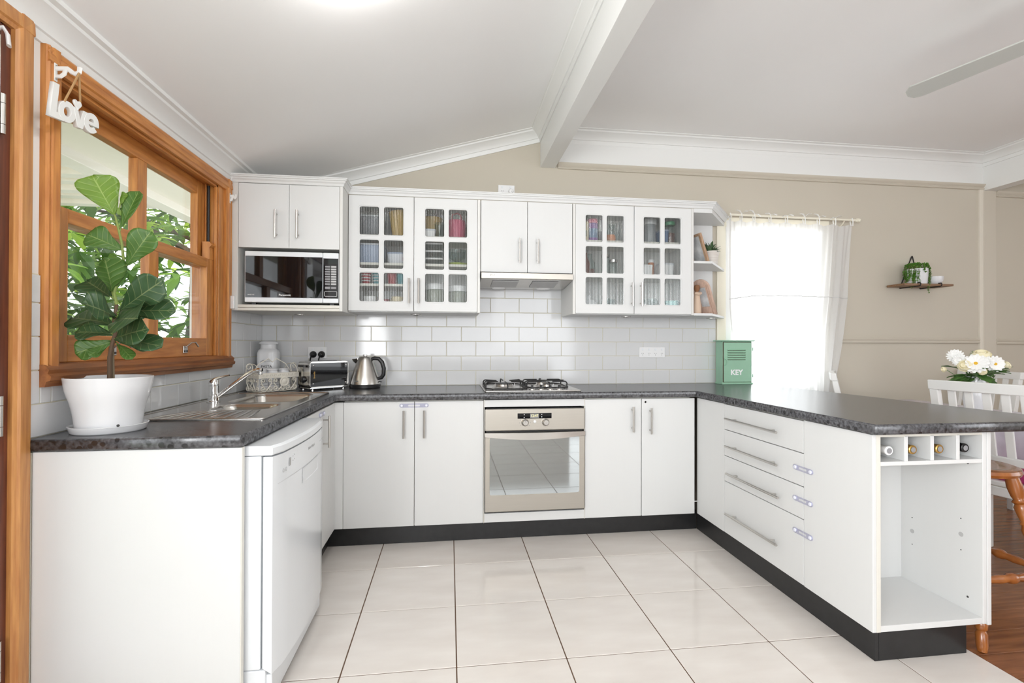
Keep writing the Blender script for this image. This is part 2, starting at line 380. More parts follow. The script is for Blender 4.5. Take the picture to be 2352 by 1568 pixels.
wq = MB(); wq.box(-.14, .25, -6.52, -6.4, 0, 2.8); wq.box(4.95, 7.4, -6.52, -6.4, 0, 2.8); wq.box(.25, 4.95, -6.52, -6.4, 2.32, 2.8); wq.box(3.75, 4.95, -6.52, -6.4, .15, 2.32); wq.box(.25, 4.95, -6.52, -6.4, 0, .15)
S(wq.build('wall_front', 'wall_white'))
# ceilings -----------------------------------------------------------
CE = lambda x: 2.14+.2845*x
S(MB().prism([(-.14, 0, CE(-.14)), (1.90, 0, CE(1.90)), (1.90, 0, CE(1.90)+.05), (-.14, 0, CE(-.14)+.05)], (0, .1, 0), (0, -6.4, 0)).build('ceiling_sloped', 'ceiling_white'))
S(MB().box(1.86, 7.4, -6.4, .1, 2.671, 2.73).build('ceiling_flat', 'ceiling_white'))
S(MB().box(1.864, 1.971, -6.4, 0, 2.405, 2.68).build('ceiling_beam', 'trim_white', bevel=.002))
S(MB().box(5.482, 5.592, -6.4, 0, 2.393, 2.68).build('ceiling_beam', 'trim_white', bevel=.002))
PROF = [(0, 0), (.007, 0), (.012, .026), (.019, .028), (.022, .037), (.034, .05), (.052, .064), (.067, .071), (.071, .079), (.086, .083), (.088, .097), (0, .10)]
def sweep(name, m, P0, P1, A, B, prof=PROF, parent=None):
    A, B = Vector(A), Vector(B); mb = MB(); rr = [[Vector(P)+A*a+B*b_ for a, b_ in prof] for P in (P0, P1)]
    return mb.loft(rr).build(name, m, parent, smooth=True, ang=25)
S(sweep('trim_1', 'trim_white', (0, -6.3, 2.058), (0, 0, 2.058), (1, 0, .12), (0, 0, 1)))
S(sweep('trim_2', 'trim_white', (0, 0, 2.058), (1.864, 0, 2.583), (0, -1, 0), (0, 0, 1)))
S(sweep('trim_3', 'trim_white', (1.864, 0, 2.583), (1.864, -6.3, 2.583), (-1, 0, -.2), (0, 0, 1)))
S(sweep('trim_4', 'trim_white', (1.971, 0, 2.584), (5.482, 0, 2.584), (0, -1, 0), (0, 0, 1)))
S(sweep('trim_5', 'trim_white', (5.482, 0, 2.584), (5.482, -6.3, 2.584), (-1, 0, 0), (0, 0, 1)))
S(MB().box(1.971, 5.482, -.006, 0, 2.44, 2.588).build('trim_6', 'trim_white'))
RAIL = [(0, 0), (.012, .001), (.018, .008), (.013, .017), (.011, .02), (.016, .024), (.026, .036), (.028, .042), (0, .042)]
S(sweep('trim_7', 'trim_paint', (1.99, 0, 2.400), (5.482, 0, 2.400), (0, -1, 0), (0, 0, 1), RAIL))
S(sweep('trim_8', 'trim_paint', (5.592, 0, 2.350), (7.3, 0, 2.350), (0, -1, 0), (0, 0, 1), RAIL))
DADO = [(0, 0), (.014, .001), (.02, .008), (.017, .016), (.011, .019), (.011, .023), (.017, .026), (.02, .034), (.014, .042), (0, .043)]
S(sweep('trim_9', 'trim_paint', (4.2, 0, 1.166), (5.435, 0, 1.166), (0, -1, 0), (0, 0, 1), DADO))
S(sweep('trim_10', 'trim_paint', (5.592, 0, 1.160), (7.3, 0, 1.160), (0, -1, 0), (0, 0, 1), DADO))
S(MB().box(5.476, 5.592, -.014, 0, 0, 2.395).build('trim_11', 'trim_paint', bevel=.002))
S(MB().loft([[Vector((5.436+a, -b_, z)) for a, b_ in ((0, 0), (.003, .012), (.015, .018), (.02, .012), (.026, .02), (.04, .018), (.04, 0))] for z in (0, 2.40)]).build('trim_12', 'trim_light', smooth=True))
S(MB().box(4.2, 7.3, -.016, 0, 0, .14).build('baseboard_back', 'trim_paint', bevel=.004))
# wall tiles ---------------------------------------------------------
ZR, PZ, PX, G = .9681, .101, .202, .0032
def wtile(parent, wall, a0, a1, z0, z1):
    a0 += G/2; a1 -= G/2; z0 += G/2; z1 -= G/2
    if a1-a0 < .006 or z1-z0 < .006: return
    key = (wall, round(a1-a0, 3), round(z1-z0, 3))
    if key not in WT:
        L, H = a1-a0, z1-z0; e = .0016; d = .0075
        q = [(0, 0, 0), (L, 0, 0), (L, H, 0), (0, H, 0), (0, 0, d-.0012), (L, 0, d-.0012), (L, H, d-.0012), (0, H, d-.0012), (e, e, d), (L-e, e, d), (L-e, H-e, d), (e, H-e, d)]
        fs = [(4, 5, 9, 8), (5, 6, 10, 9), (6, 7, 11, 10), (7, 4, 8, 11), (8, 9, 10, 11), (0, 1, 5, 4), (1, 2, 6, 5), (2, 3, 7, 6), (3, 0, 4, 7)]
        me = bpy.data.meshes.new('wt')
        me.from_pydata([(p[0], -p[2], p[1]) for p in q] if wall == 'b' else [(p[2], p[0], p[1]) for p in q], [], fs)
        bm = bmesh.new(); bm.from_mesh(me); bmesh.ops.recalc_face_normals(bm, faces=bm.faces); bm.to_mesh(me); bm.free()
        me.materials.append(MATS['wall_tile']); WT[key] = me
    o = bpy.data.objects.new('tile', WT[key]); col.objects.link(o); o.parent = parent
    o.location = (a0, 0, z0) if wall == 'b' else (0, a0, z0)
    t = .004                                          # each tile sits a hair out of true, as laid by hand
    o.rotation_euler = (random.uniform(-t, t), 0, random.uniform(-t, t)*.5) if wall == 'b' else (0, random.uniform(-t, t), random.uniform(-t, t)*.5)
WT = {}
MB().box(.0, 3.188, -.0045, 0, .84, 1.374).box(1.42, 2.03, -.0045, 0, 1.374, 1.58).build('grout_bed', 'grout', wall_back)
gl = MB(); gl.box(0, .0045, -1.785, 0, .84, 1.02); gl.box(0, .0045, -.48, 0, 1.02, 1.372); gl.box(0, .0045, -1.785, -1.742, 1.02, 1.358)
gl.build('grout_bed', 'grout', wall_left)
for n in range(0, 8):
    z0 = .869 if n == 0 else ZR+(n-1)*PZ; z1 = ZR+n*PZ
    lo, hi = (0.006, 3.188) if n < 5 else (1.42, 2.03)
    x = .1992-PX*2-(0 if n % 2 == 0 else .101)
    if z0 > 1.56: break
    while x < hi:
        a, b2 = max(x, lo), min(x+PX, hi)
        if b2 > a: wtile(wall_back, 'b', a, b2, z0, min(z1, 1.575))
        x += PX
    if n < 5:
        y = -.39+.8 if n % 2 == 0 else -.495+.802
        while y > -1.79:
            a, b2 = max(y-.2003, -1.783), min(y, -.002)
            if b2 > a:
                if n == 0: wtile(wall_left, 'l', a, b2, z0, z1)
                elif n == 1:
                    wtile(wall_left, 'l', max(a, -.482), b2, z0, z1); wtile(wall_left, 'l', max(a, -1.738), min(b2, -.482), z0, 1.021); wtile(wall_left, 'l', a, min(b2, -1.738), z0, z1)
                else:
                    wtile(wall_left, 'l', max(a, -.482), b2, z0, z1); wtile(wall_left, 'l', a, min(b2, -1.738), z0, min(z1, 1.356))
            y -= .2003
# timber sash window ---------------------------------------------------
W1 = struct_empty('window_1', (0, -1.13, 1.02), 'orange timber double hung window over the sink')
def arch(name, p0, p1, side, m):                   # moulded architrave length on the left wall; side = direction towards the opening
    prof = [(0, 0), (0, .016), (.008, .022), (.018, .018), (.022, .022), (.045, .024), (.050, .018), (.062, .014), (.062, 0)]
    sd = Vector(side); return MB().loft([[Vector(p)+sd*a+Vector((b_, 0, 0)) for a, b_ in prof] for p in (p0, p1)]).build(name, m, W1, smooth=True, ang=30)
arch('architrave', (0, -1.738, 1.03), (0, -1.738, 2.058), (0, 1, 0), 'cedar_v')
arch('architrave', (0, -.482, 1.03), (0, -.482, 2.058), (0, -1, 0), 'cedar_v')
arch('architrave', (.0004, -1.7355, 2.0575), (.0004, -.4845, 2.0575), (0, 0, -1), 'cedar')
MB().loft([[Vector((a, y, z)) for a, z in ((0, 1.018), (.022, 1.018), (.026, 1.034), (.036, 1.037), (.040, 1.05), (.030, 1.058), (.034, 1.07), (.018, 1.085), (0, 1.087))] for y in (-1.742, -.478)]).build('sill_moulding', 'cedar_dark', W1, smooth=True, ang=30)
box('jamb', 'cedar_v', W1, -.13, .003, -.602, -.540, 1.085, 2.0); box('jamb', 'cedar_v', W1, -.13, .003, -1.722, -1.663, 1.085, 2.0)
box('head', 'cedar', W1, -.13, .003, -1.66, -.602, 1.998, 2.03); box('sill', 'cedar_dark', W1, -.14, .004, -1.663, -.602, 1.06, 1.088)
box('parting_bead', 'cedar_v', W1, -.064, -.054, -.614, -.602, 1.088, 1.998); box('stop_bead', 'cedar_v', W1, -.016, -.002, -.616, -.602, 1.088, 1.998)
box('head_bead', 'cedar', W1, -.022, -.002, -1.66, -.602, 1.985, 1.998)
def sash(name, xc, z0, z1, rb, rt):
    s = bpy.data.objects.new(name, None); s.empty_display_size = .05; col.objects.link(s); s.parent = W1; s.location = Vector((xc, -1.132, z0))-W1.location
    d = .018
    for a, b2 in ((-.68, -.603), (-1.661, -1.598)): box('stile', 'cedar_v', s, xc-d, xc+d, a, b2, z0, z1, .003)
    box('rail', 'cedar', s, xc-d, xc+d, -1.598, -.68, z0, z0+rb, .003); box('rail', 'cedar', s, xc-d, xc+d, -1.598, -.68, z1-rt, z1, .003)
    box('muntin', 'cedar_v', s, xc-d, xc+d, -1.166, -1.099, z0+rb, z1-rt, .003)
    for a, b2 in ((-1.598, -1.166), (-1.099, -.68)): box('pane', 'clear_glass', s, xc-.0025, xc+.0025, a-.004, b2+.004, z0+rb-.004, z1-rt+.004, 0)
    return s
lo_s = sash('lower_sash', -.036, 1.088, 1.594, .09, .048)
up_s = sash('upper_sash', -.084, 1.55, 1.998, .045, .07)
# sash horn, spring balance and lifts
MB().loft([[Vector((x, y, z)) for x, z in ((-.054, 1.594), (-.018, 1.594), (-.018, 1.64), (-.02, 1.655), (-.008, 1.668), (-.02, 1.685), (-.054, 1.685))] for y in (-.655, -.605)]).build('sash_horn', 'cedar_v', W1, smooth=True)
MB().tube([(-.045, -.612, 1.665), (-.045, -.612, 1.99)], .007, 10).build('spring_balance', 'black_plastic', W1, smooth=True)
for yy in (-.89, -1.388):
    l = MB().box(-.018, -.012, yy-.018, yy+.018, 1.105, 1.14).build('sash_lift', 'steel', W1, bevel=.002)
    MB().tube([(-.012, yy, 1.135), (.01, yy+.006, 1.155), (.02, yy+.02, 1.156), (.022, yy+.045, 1.135)], [.006, .006, .005, .004], 8, flat=.6).build('lever', 'steel', l, smooth=True)
    for q in (-.01, .01): MB().lathe([(.004, 0), (.004, .002), (.001, .003)], (-.012, yy+q, 1.115), 8, 'x').build('screw', 'dark_print', l)
# door frame at the left edge -------------------------------------------
D1 = struct_empty('door_1', (0, -2.25, 0), 'timber door frame beside the sink window')
MB().loft([[Vector((b_, -1.784-a, z)) for a, b_ in ((0, 0), (0, .018), (.006, .021), (.04, .023), (.044, .017), (.055, .013), (.055, 0))] for z in (0, 2.09)]).build('architrave', 'door_wood', D1, smooth=True, ang=30)
MB().loft([[Vector((b_, y, 2.09-a)) for a, b_ in ((0, 0), (0, .018), (.006, .021), (.04, .023), (.044, .017), (.055, .013), (.055, 0))] for y in (-1.784, -2.74)]).build('architrave', 'door_wood', D1, smooth=True, ang=30)
box('jamb', 'door_red', D1, -.14, .002, -1.87, -1.838, 0, 2.04); box('jamb', 'door_red', D1, -.14, .002, -2.70, -2.67, 0, 2.04); box('head', 'door_red', D1, -.14, .002, -2.68, -1.86, 2.03, 2.06)
for z in (.28, .95, 1.78):
    h = MB().lathe([(.0085, -.055), (.0085, -.03)], (.008, -1.872, z), 12).lathe([(.0085, -.0285), (.0085, .0285)], (.008, -1.872, z), 12).lathe([(.0085, .03), (.0085, .055)], (.008, -1.872, z), 12).build('hinge', 'steel', D1, smooth=True)
dl = MB().box(-.03, .006, -1.96, -1.874, .01, 2.028).build('door_leaf', 'door_red', D1, bevel=.003)
box('stile', 'door_red', dl, -.03, .006, -2.665, -2.58, .01, 2.028); box('rail', 'door_red', dl, -.03, .006, -2.58, -1.96, .01, .2); box('rail', 'door_red', dl, -.03, .006, -2.58, -1.96, 1.93, 2.028)
box('pane', 'clear_glass', dl, -.014, -.010, -2.58, -1.96, .2, 1.93, 0)
# blind bracket with its chain
t = thing('roller_blind_bracket', 'white curved blind bracket at the top of the timber door frame', 'bracket', (.024, -1.85, 1.98))
MB().tube([(.008, -1.888, 2.005), (.018, -1.882, 2.012), (.026, -1.878, 1.995), (.028, -1.877, 1.965)], .012, 8, flat=.4).build('arm', 'white_plastic', t, smooth=True)
MB().tube([(.012, -1.887, 1.99), (.012, -1.888, 1.4), (.012, -1.888, .9)], .003, 6).build('bead_chain', 'cream_metal', t)
# dining window behind the curtain -----------------------------------------
W2 = struct_empty('window_2', (3.72, 0, .95), 'white dining window behind a thin curtain')
box('architrave', 'cream_paint', W2, 3.192, 3.262, -.018, 0, .80, 2.08, .004); box('architrave', 'cream_paint', W2, 4.06, 4.105, -.018, 0, .80, 2.08, .004); box('architrave', 'cream_paint', W2, 3.190, 4.107, -.020, 0, 2.03, 2.10, .004)
box('frame', 'white_paint', W2, 3.262, 3.305, -.012, .10, .79, 2.03); box('frame', 'white_paint', W2, 4.025, 4.062, -.012, .10, .79, 2.03); box('frame', 'white_paint', W2, 3.263, 4.062, -.013, .10, 1.995, 2.03)
box('sill', 'white_paint', W2, 3.25, 4.07, -.02, .12, .76, .79, .004)
box('rail', 'white_paint', W2, 3.305, 4.025, .03, .07, 1.44, 1.485); box('rail', 'white_paint', W2, 3.305, 4.025, .029, .071, .79, .84); box('stile', 'white_paint', W2, 3.305, 3.345, .03, .07, .79, 2.0); box('stile', 'white_paint', W2, 3.985, 4.025, .03, .07, .79, 2.0)
for a, b2 in ((.84, 1.44), (1.485, 1.99)): box('pane', 'clear_glass', W2, 3.345, 3.985, .048, .052, a, b2, 0)

# ================================================================== KITCHEN JOINERY
def bar(p0, p1, out, inset=.02, r=.006):
    p0, p1, out = Vector(p0), Vector(p1), Vector(out); d = (p1-p0).normalized(); mb = MB().tube([p0, p1], r, 10)
    for q in (p0+d*inset, p1-d*inset): mb.tube([q, q-out], .0045, 8)
    return mb
def door(parent, face, a0, a1, z0, z1, hz=None, ha=None, m='laminate', th=.017):
    """flat door; face: ('y', plane) looks to -y, ('x+', plane) looks to +x, ('x-', plane) looks to -x"""
    k, pl = face
    if k == 'y': d = box('door', m, parent, a0, a1, pl, pl+th, z0, z1, .002)
    elif k == 'x+': d = box('door', m, parent, pl-th, pl, a0, a1, z0, z1, .002)
    else: d = box('door', m, parent, pl, pl+th, a0, a1, z0, z1, .002)
    if hz:
        o = .03
        if k == 'y': bar((ha, pl-o, hz[0]), (ha, pl-o, hz[1]), (0, -o, 0)).build('handle', 'handle_steel', d, smooth=True)
        elif k == 'x+': bar((pl+o, ha, hz[0]), (pl+o, ha, hz[1]), (o, 0, 0)).build('handle', 'handle_steel', d, smooth=True)
        else: bar((pl-o, ha, hz[0]), (pl-o, ha, hz[1]), (-o, 0, 0)).build('handle', 'handle_steel', d, smooth=True)
    return d
YC = -.565
# back run ---------------------------------------------------------------
t = thing('base_cabinet', 'white two-door base cabinet between the corner and the oven, joined by a child lock', 'cabinet', (1.03, -.28, .115))
box('carcass', 'laminate_edge', t, .645, 1.424, -.546, -.02, .116, .829)
door(t, ('y', YC), .643, 1.0315, .118, .824, (.62, .776), .975); door(t, ('y', YC), 1.0345, 1.4255, .118, .824, (.62, .776), 1.088)
t = thing('base_cabinet', 'white two-door base cabinet right of the oven, without a child lock', 'cabinet', (2.38, -.28, .115))
box('carcass', 'laminate_edge', t, 2.033, 2.70, -.546, -.02, .116, .829)
door(t, ('y', YC), 2.0315, 2.3805, .118, .824, (.628, .779), 2.322); door(t, ('y', YC-.002), 2.3845, 2.722, .118, .824, (.614, .770), 2.434)
MB().lathe([(.006, 0), (.006, .003), (.002, .005)], (2.407, YC-.002, .804), 10, 'y').xf(Matrix.Identity(4)).build('bumper', 'white_plastic', t)
t = thing('oven_housing', 'white cabinet housing with narrow strips above and below the oven', 'cabinet', (1.73, -.28, .115))
box('side_panel', 'laminate_edge', t, 1.4275, 1.4315, -.563, -.02, .116, .829, 0); box('side_panel', 'laminate_edge', t, 2.0275, 2.0312, -.563, -.02, .116, .829, 0)
box('top_strip', 'laminate', t, 1.432, 2.027, YC, YC+.02, .786, .827); box('bottom_strip', 'laminate', t, 1.432, 2.027, YC, YC+.02, .118, .170)
box('shelf', 'carcass', t, 1.432, 2.027, -.54, -.03, .130, .165)
t = thing('corner_filler', 'narrow white filler panel in the corner beside the dishwasher', 'panel', (.62, YC, .115))
box('panel', 'laminate', t, .585, .6415, YC, YC+.017, .118, .824)
t = thing('corner_filler', 'white filler panel at the inner corner of the peninsula, left of the drawers', 'panel', (2.739, -.71, .115))
box('panel', 'laminate', t, 2.739, 2.756, -.857, YC, .118, .826)
# left run ---------------------------------------------------------------
t = thing('sink_cabinet', 'white under-sink cabinet squeezed between dishwasher and corner', 'cabinet', (.3, -.86, .115))
box('side_panel', 'laminate_edge', t, .03, .578, -1.148, -1.132, .116, .829); box('side_panel', 'laminate_edge', t, .03, .578, -.60, -.584, .116, .829); box('base', 'laminate_edge', t, .03, .578, -1.132, -.60, .116, .132)
door(t, ('x+', .597), -1.146, -.852, .118, .822); door(t, ('x+', .597), -.849, -.567, .118, .822, (.625, .785), -.812)
t = thing('end_panel', 'white end panel facing the camera below the potted fig', 'panel', (.3, -1.766, 0))
box('panel', 'laminate', t, .016, .593, -1.776, -1.758, .002, .830, .0015); box('edge_strip', 'laminate_edge', t, .593, .596, -1.776, -1.758, .002, .830, 0); box('scribe', 'cream_paint', t, .002, .014, -1.776, -1.764, .002, .830)
# peninsula ---------------------------------------------------------------
t = thing('drawer_cabinet', 'white peninsula cabinet with four drawers and long bar handles', 'cabinet', (2.95, -1.16, .115))
box('carcass', 'laminate_edge', t, 2.757, 3.20, -1.46, -.864, .116, .829)
for (a, b2), hz, hy in zip(((.686, .824), (.5425, .6825), (.4025, .539), (.119, .399)), (.751, .602, .457, .238), (0, 0, .01, 0)):
    d = box('drawer', 'laminate', t, 2.739, 2.756, -1.4635, -.8605, a, b2, .002)
    bar((2.709, -.916-hy, hz), (2.709, -1.331-hy, hz), (-.03, 0, 0), .055).build('handle', 'handle_steel', d, smooth=True)
t = thing('wine_cabinet', 'white open-ended peninsula cabinet with four wine slots over an empty bay', 'cabinet', (3.0, -1.64, .115))
box('face_panel', 'laminate', t, 2.739, 2.7545, -1.806, -1.4665, .118, .828); box('side_panel', 'laminate_edge', t, 2.7555, 2.7725, -1.8055, -1.47, .117, .829)
box('side_panel', 'laminate', t, 3.196, 3.2125, -1.8055, -1.47, .117, .829)
box('back_panel', 'laminate', t, 2.7725, 3.196, -1.478, -1.47, .117, .829, 0); box('base_panel', 'laminate', t, 2.7725, 3.196, -1.804, -1.478, .117, .139); box('top_rail', 'laminate_edge', t, 2.7725, 3.196, -1.804, -1.74, .818, .829)
box('rack_shelf', 'laminate', t, 2.7725, 3.196, -1.804, -1.478, .714, .729)
for x in (2.871, 2.979, 3.087): box('divider', 'laminate', t, x, x+.0145, -1.804, -1.478, .729, .822)
for (yy, zz, r) in ((-1.529, .414, .0022), (-1.529, .30, .0022), (-1.754, .731-.03, .004), (-1.752, .191, .004), (-1.728, .481, .0022), (-1.728, .36, .0022)):
    MB().lathe([(r, -.0005), (r, .0006)], (3.1955, yy, zz), 8, 'x').build('pin_hole', 'dark_print', t)
for yy, zz in ((-1.529, .356), (-1.728, .42)): MB().lathe([(.009, -.0005), (.009, .001), (.004, .0015)], (3.1955, yy, zz), 10, 'x').build('sticker', 'label_grey', t)
t = thing('peninsula_back_panel', 'long white panel closing the dining side of the peninsula', 'panel', (3.222, -1.0, .115))
box('panel', 'laminate', t, 3.2135, 3.230, -1.8075, -.02, .113, .829)
# cabinet across the room, met only in the oven door's reflection
t = thing('sideboard', 'white cabinet with a dark toe space mirrored in the oven door', 'cabinet', (1.7, -4.7, 0))
box('body', 'laminate', t, .55, 2.95, -5.1, -4.62, .12, .90, .003); box('toe_space', 'plinth', t, .57, 2.93, -5.08, -4.68, .001, .12, 0)
for x in (.58, 1.0, 1.62, 2.2, 2.9): box('leg', 'laminate', t, x-.02, x+.02, -4.66, -4.62, .001, .12)
for k in range(4): box('door', 'laminate', t, .56+.6*k, 1.14+.6*k, -4.62, -4.603, .13, .89, .002)
# kickboards
for lab, a in (('black kickboard running under the back cabinets and oven', (.548, 2.767, -.506, -.49)), ('black kickboard along the drawer side of the peninsula', (2.768, 2.784, -1.784, -.507)),
               ('short black kickboard under the open wine cabinet', (2.785, 3.151, -1.784, -1.768)), ('black kickboard under the sink cabinet door', (.532, .5475, -1.14, -.489))):
    o = MB().box(*a, .001, .1145).build('kickboard', 'plinth', None, bevel=.001); tag(o, lab, 'kickboard', 'black kickboards')
# wine bottles lying in the slots
def wine(x, z, y, cap, lab, glassm='black_glass'):
    t = thing('wine_bottle', lab, 'bottle', (x, y, z), group='wine bottles in the rack')
    MB().lathe([(.0365, .30), (.0375, .295), (.0375, .12), (.030, .09), (.016, .07), (.0145, .03)], (x, y, z), 20, 'y').build('body', glassm, t, smooth=True)
    MB().lathe([(.0155, .062), (.0158, .004), (.0165, .003), (.0165, -.004), (.014, -.0065), (.0135, -.005)], (x, y, z), 20, 'y').build('capsule', cap, t, smooth=True)
    MB().lathe([(.010, -.0068), (.010, -.0062)], (x, y, z), 16, 'y').build('cap_print', 'grey_print', t)
    return t

wine(2.807, .769, -1.80, 'white_plastic', 'wine bottle with a white screw cap in the leftmost rack slot')
wine(2.910, .769, -1.795, 'cap_gold', 'gold-capped wine bottle in the second rack slot, beside the white-capped one')
wine(3.021, .769, -1.795, 'cap_gold', 'gold-capped wine bottle in the third rack slot, beside the black-capped one')
wine(3.135, .769, -1.79, 'black_plastic', 'wine bottle with a black cap in the rightmost rack slot')
# worktop ------------------------------------------------------------------
wt = [(.001, -1.786), (.592, -1.786), (.600, -1.778), (.606, -.59), (.612, -.585), (2.712, -.585), (2.720, -.592), (2.724, -1.828), (2.732, -1.836), (3.585, -1.836), (3.45, -.002), (.001, -.002)]
hole = [rrect(.165, .495, -.93, -.53, .05), rrect(.20, .47, -1.20, -.985, .05)]
ct = plate('countertop', 'worktop', None, wt, hole, TH, frame((0, 0, ZC-TH/2), (1, 0, 0), (0, 1, 0)), .007)
tag(ct, 'speckled charcoal stone-look worktop wrapping round the kitchen in a U', 'countertop')
# child locks ----------------------------------------------------------------
def child_lock(lab, Mx, L):
    t = thing('child_lock', lab, 'child lock', Mx.translation, group='clear plastic child locks')
    plate('strap', 'clear_plastic', t, rrect(-L/2, L/2, -.011, .011, .0108, 5), [rrect(-L*.2, L*.2, -.005, .005, .003)], .004, Mx @ Matrix.Translation((0, 0, .004)))
    for s in (-1, 1):
        mb = MB().lathe([(.0085, 0), (.0085, .006), (.006, .009), (.002, .0095)], (0, 0, 0), 14).xf(Mx @ Matrix.Translation((s*(L/2-.014), 0, 0))); mb.build('pad', 'lock_pad', t, smooth=True)

child_lock('clear child lock bridging the two base doors left of the oven', FACE_BACK(1.031, YC-.0005, .802), .165)
child_lock('child lock on the second drawer, topmost of the three', FACE_RIGHT(2.7385, -1.465, .617), .118)
child_lock('child lock on the third drawer, middle of the three', FACE_RIGHT(2.7385, -1.463, .482), .118)
child_lock('child lock on the deep bottom drawer, lowest of the three', FACE_RIGHT(2.7385, -1.463, .341), .118)
child_lock('child lock on the under-sink doors behind the dishwasher top', FACE_LEFT(.5975, -.85, .800), .10)
# wall cabinets ---------------------------------------------------------------
def crown(name, path, parent, z=2.058):
    prof = [(0, 0), (.004, 0), (.008, .012), (.016, .020), (.018, .026), (.024, .028), (.026, .035), (.030, .036), (.030, .042), (0, .042)]
    P = [Vector(q) for q in path]; rings = []
    for i, q in enumerate(P):
        ds = []
        if i > 0: ds.append((P[i]-P[i-1]).normalized())
        if i < len(P)-1: ds.append((P[i+1]-P[i]).normalized())
        ns = [Vector((d.y, -d.x, 0)) for d in ds]; n = sum(ns, Vector()).normalized(); n = n/max(.3, n.dot(ns[0]))
        rings.append([Vector((q.x, q.y, z))+n*a+Vector((0, 0, b_)) for a, b_ in prof])
    return MB().loft(rings).build(name, 'thermo', parent, smooth=True, ang=25)
YM, YU = -.480, -.34
t = thing('microwave_cabinet', 'tall white wall cabinet with two doors above a microwave niche', 'cabinet', (.31, -.24, 1.338))
box('side_panel', 'carcass', t, .010, .049, YM, -.01, 1.338, 2.058); box('side_panel', 'carcass', t, .599, .617, YM-.001, -.01, 1.338, 2.058)
box('bottom_panel', 'laminate_edge', t, .049, .599, YM, -.01, 1.338, 1.354); box('niche_shelf', 'laminate_edge', t, .049, .599, YM, -.01, 1.3555, 1.372)
box('middle_shelf', 'carcass', t, .049, .599, YM+.02, -.01, 1.700, 1.716); box('top_panel', 'carcass', t, .049, .599, YM+.02, -.01, 2.04, 2.056); box('back_panel', 'carcass', t, .049, .599, -.02, -.01, 1.354, 2.056)
door(t, ('y', YM), .051, .3205, 1.694, 2.056, (1.749, 1.905), .256); door(t, ('y', YM), .3225, .5975, 1.694, 2.056, (1.749, 1.907), .372)
crown('crown', [(.0, YM, 0), (.617, YM, 0), (.617, YU+.0, 0)], t)
def glass_door(parent, x0, x1, panes, hx):
    hs = []; zs = ((1.816, 1.988), (1.613, 1.786), (1.412, 1.585))
    for a, b2 in panes:
        for z0, z1 in zs: hs.append((a, b2, z0, z1))
    d = plate('door', 'thermo', parent, [(x0, 1.352), (x1, 1.352), (x1, 2.056), (x0, 2.056)], [rrect(a, b2, c, e, .010, 3) for a, b2, c, e in hs], .018, FACE_BACK(0, YU+.009, 0), .0025)
    for a, b2, c, e in hs:
        ring = rrect(a-.007, b2+.007, c-.007, e+.007, .016, 3)                    # routed bead round each opening
        MB().tube([(q[0], YU, q[1]) for q in ring], .0022, 5, loop=True, flat=.5).build('bead', 'thermo', d, smooth=True)
        n = int((b2-a+.012)/.0095); mb = MB(); wv = (b2-a+.012)/n                  # ribbed pane
        f = [(a-.006+wv*(i+j/4), YU+.011-.0022*math.sin(PI*j/4)) for i in range(n) for j in range(4)]
        f.append((b2+.006, YU+.011))
        vs = [(x, y, z) for x, y in f for z in (c-.006, e+.006)]
        mb.add(vs, [(2*i, 2*i+2, 2*i+3, 2*i+1) for i in range(len(f)-1)]); mb.build('pane', 'ribbed_glass', d, smooth=True, ang=50)
    bar((hx, YU-.03, 1.40), (hx, YU-.03, 1.554), (0, -.03, 0)).build('handle', 'handle_steel', d, smooth=True)
def glass_cab(lab, x0, x1, shelves):
    t = thing('glass_cabinet', lab, 'cabinet', ((x0+x1)/2, -.17, 1.347))
    box('side_panel', 'carcass', t, x0, x0+.016, YU+.0195, -.01, 1.347, 2.056); box('side_panel', 'carcass', t, x1-.017, x1, YU, -.01, 1.347, 2.056)
    box('bottom_panel', 'laminate', t, x0+.016, x1-.017, YU+.0195, -.01, 1.347, 1.363); box('top_panel', 'carcass', t, x0+.016, x1-.017, YU+.0195, -.01, 2.04, 2.056); box('back_panel', 'carcass', t, x0+.016, x1-.017, -.02, -.01, 1.363, 2.04)
    for a, b2, z in shelves: box('shelf', 'laminate_edge', t, a, b2, -.30, -.02, z-.016, z)
    return t
t = glass_cab('white wall cabinet with two ribbed-glass doors beside the microwave cabinet', .619, 1.4185, ((.636, 1.401, 1.828), (.636, 1.401, 1.655), (.636, 1.003, 1.525)))
glass_door(t, .6205, 1.009, ((.686, .799), (.830, .945)), .983); glass_door(t, 1.0115, 1.400, ((1.079, 1.194), (1.223, 1.336)), 1.041)
crown('crown', [(.617, YU, 0), (2.012, YU, 0)], t)
t = glass_cab('white wall cabinet with two ribbed-glass doors beside the corner shelves', 2.014, 2.837, ((2.03, 2.82, 1.836), (2.03, 2.82, 1.612)))
glass_door(t, 2.0325, 2.4235, ((2.100, 2.212), (2.241, 2.355)), 2.405); glass_door(t, 2.4265, 2.8195, ((2.491, 2.605), (2.635, 2.747)), 2.467)
box('stile', 'carcass', t, 2.014, 2.031, YU, YU+.0195, 1.347, 2.056, .001)
t = thing('range_hood_cabinet', 'short white two-door wall cabinet above the range hood', 'cabinet', (1.72, -.17, 1.60))
box('carcass', 'carcass', t, 1.4195, 2.013, YU+.0195, -.01, 1.61, 2.056)
door(t, ('y', YU), 1.4245, 1.7175, 1.606, 2.056, (1.663, 1.817), 1.667); door(t, ('y', YU), 1.7205, 2.010, 1.606, 2.056, (1.663, 1.815), 1.781)
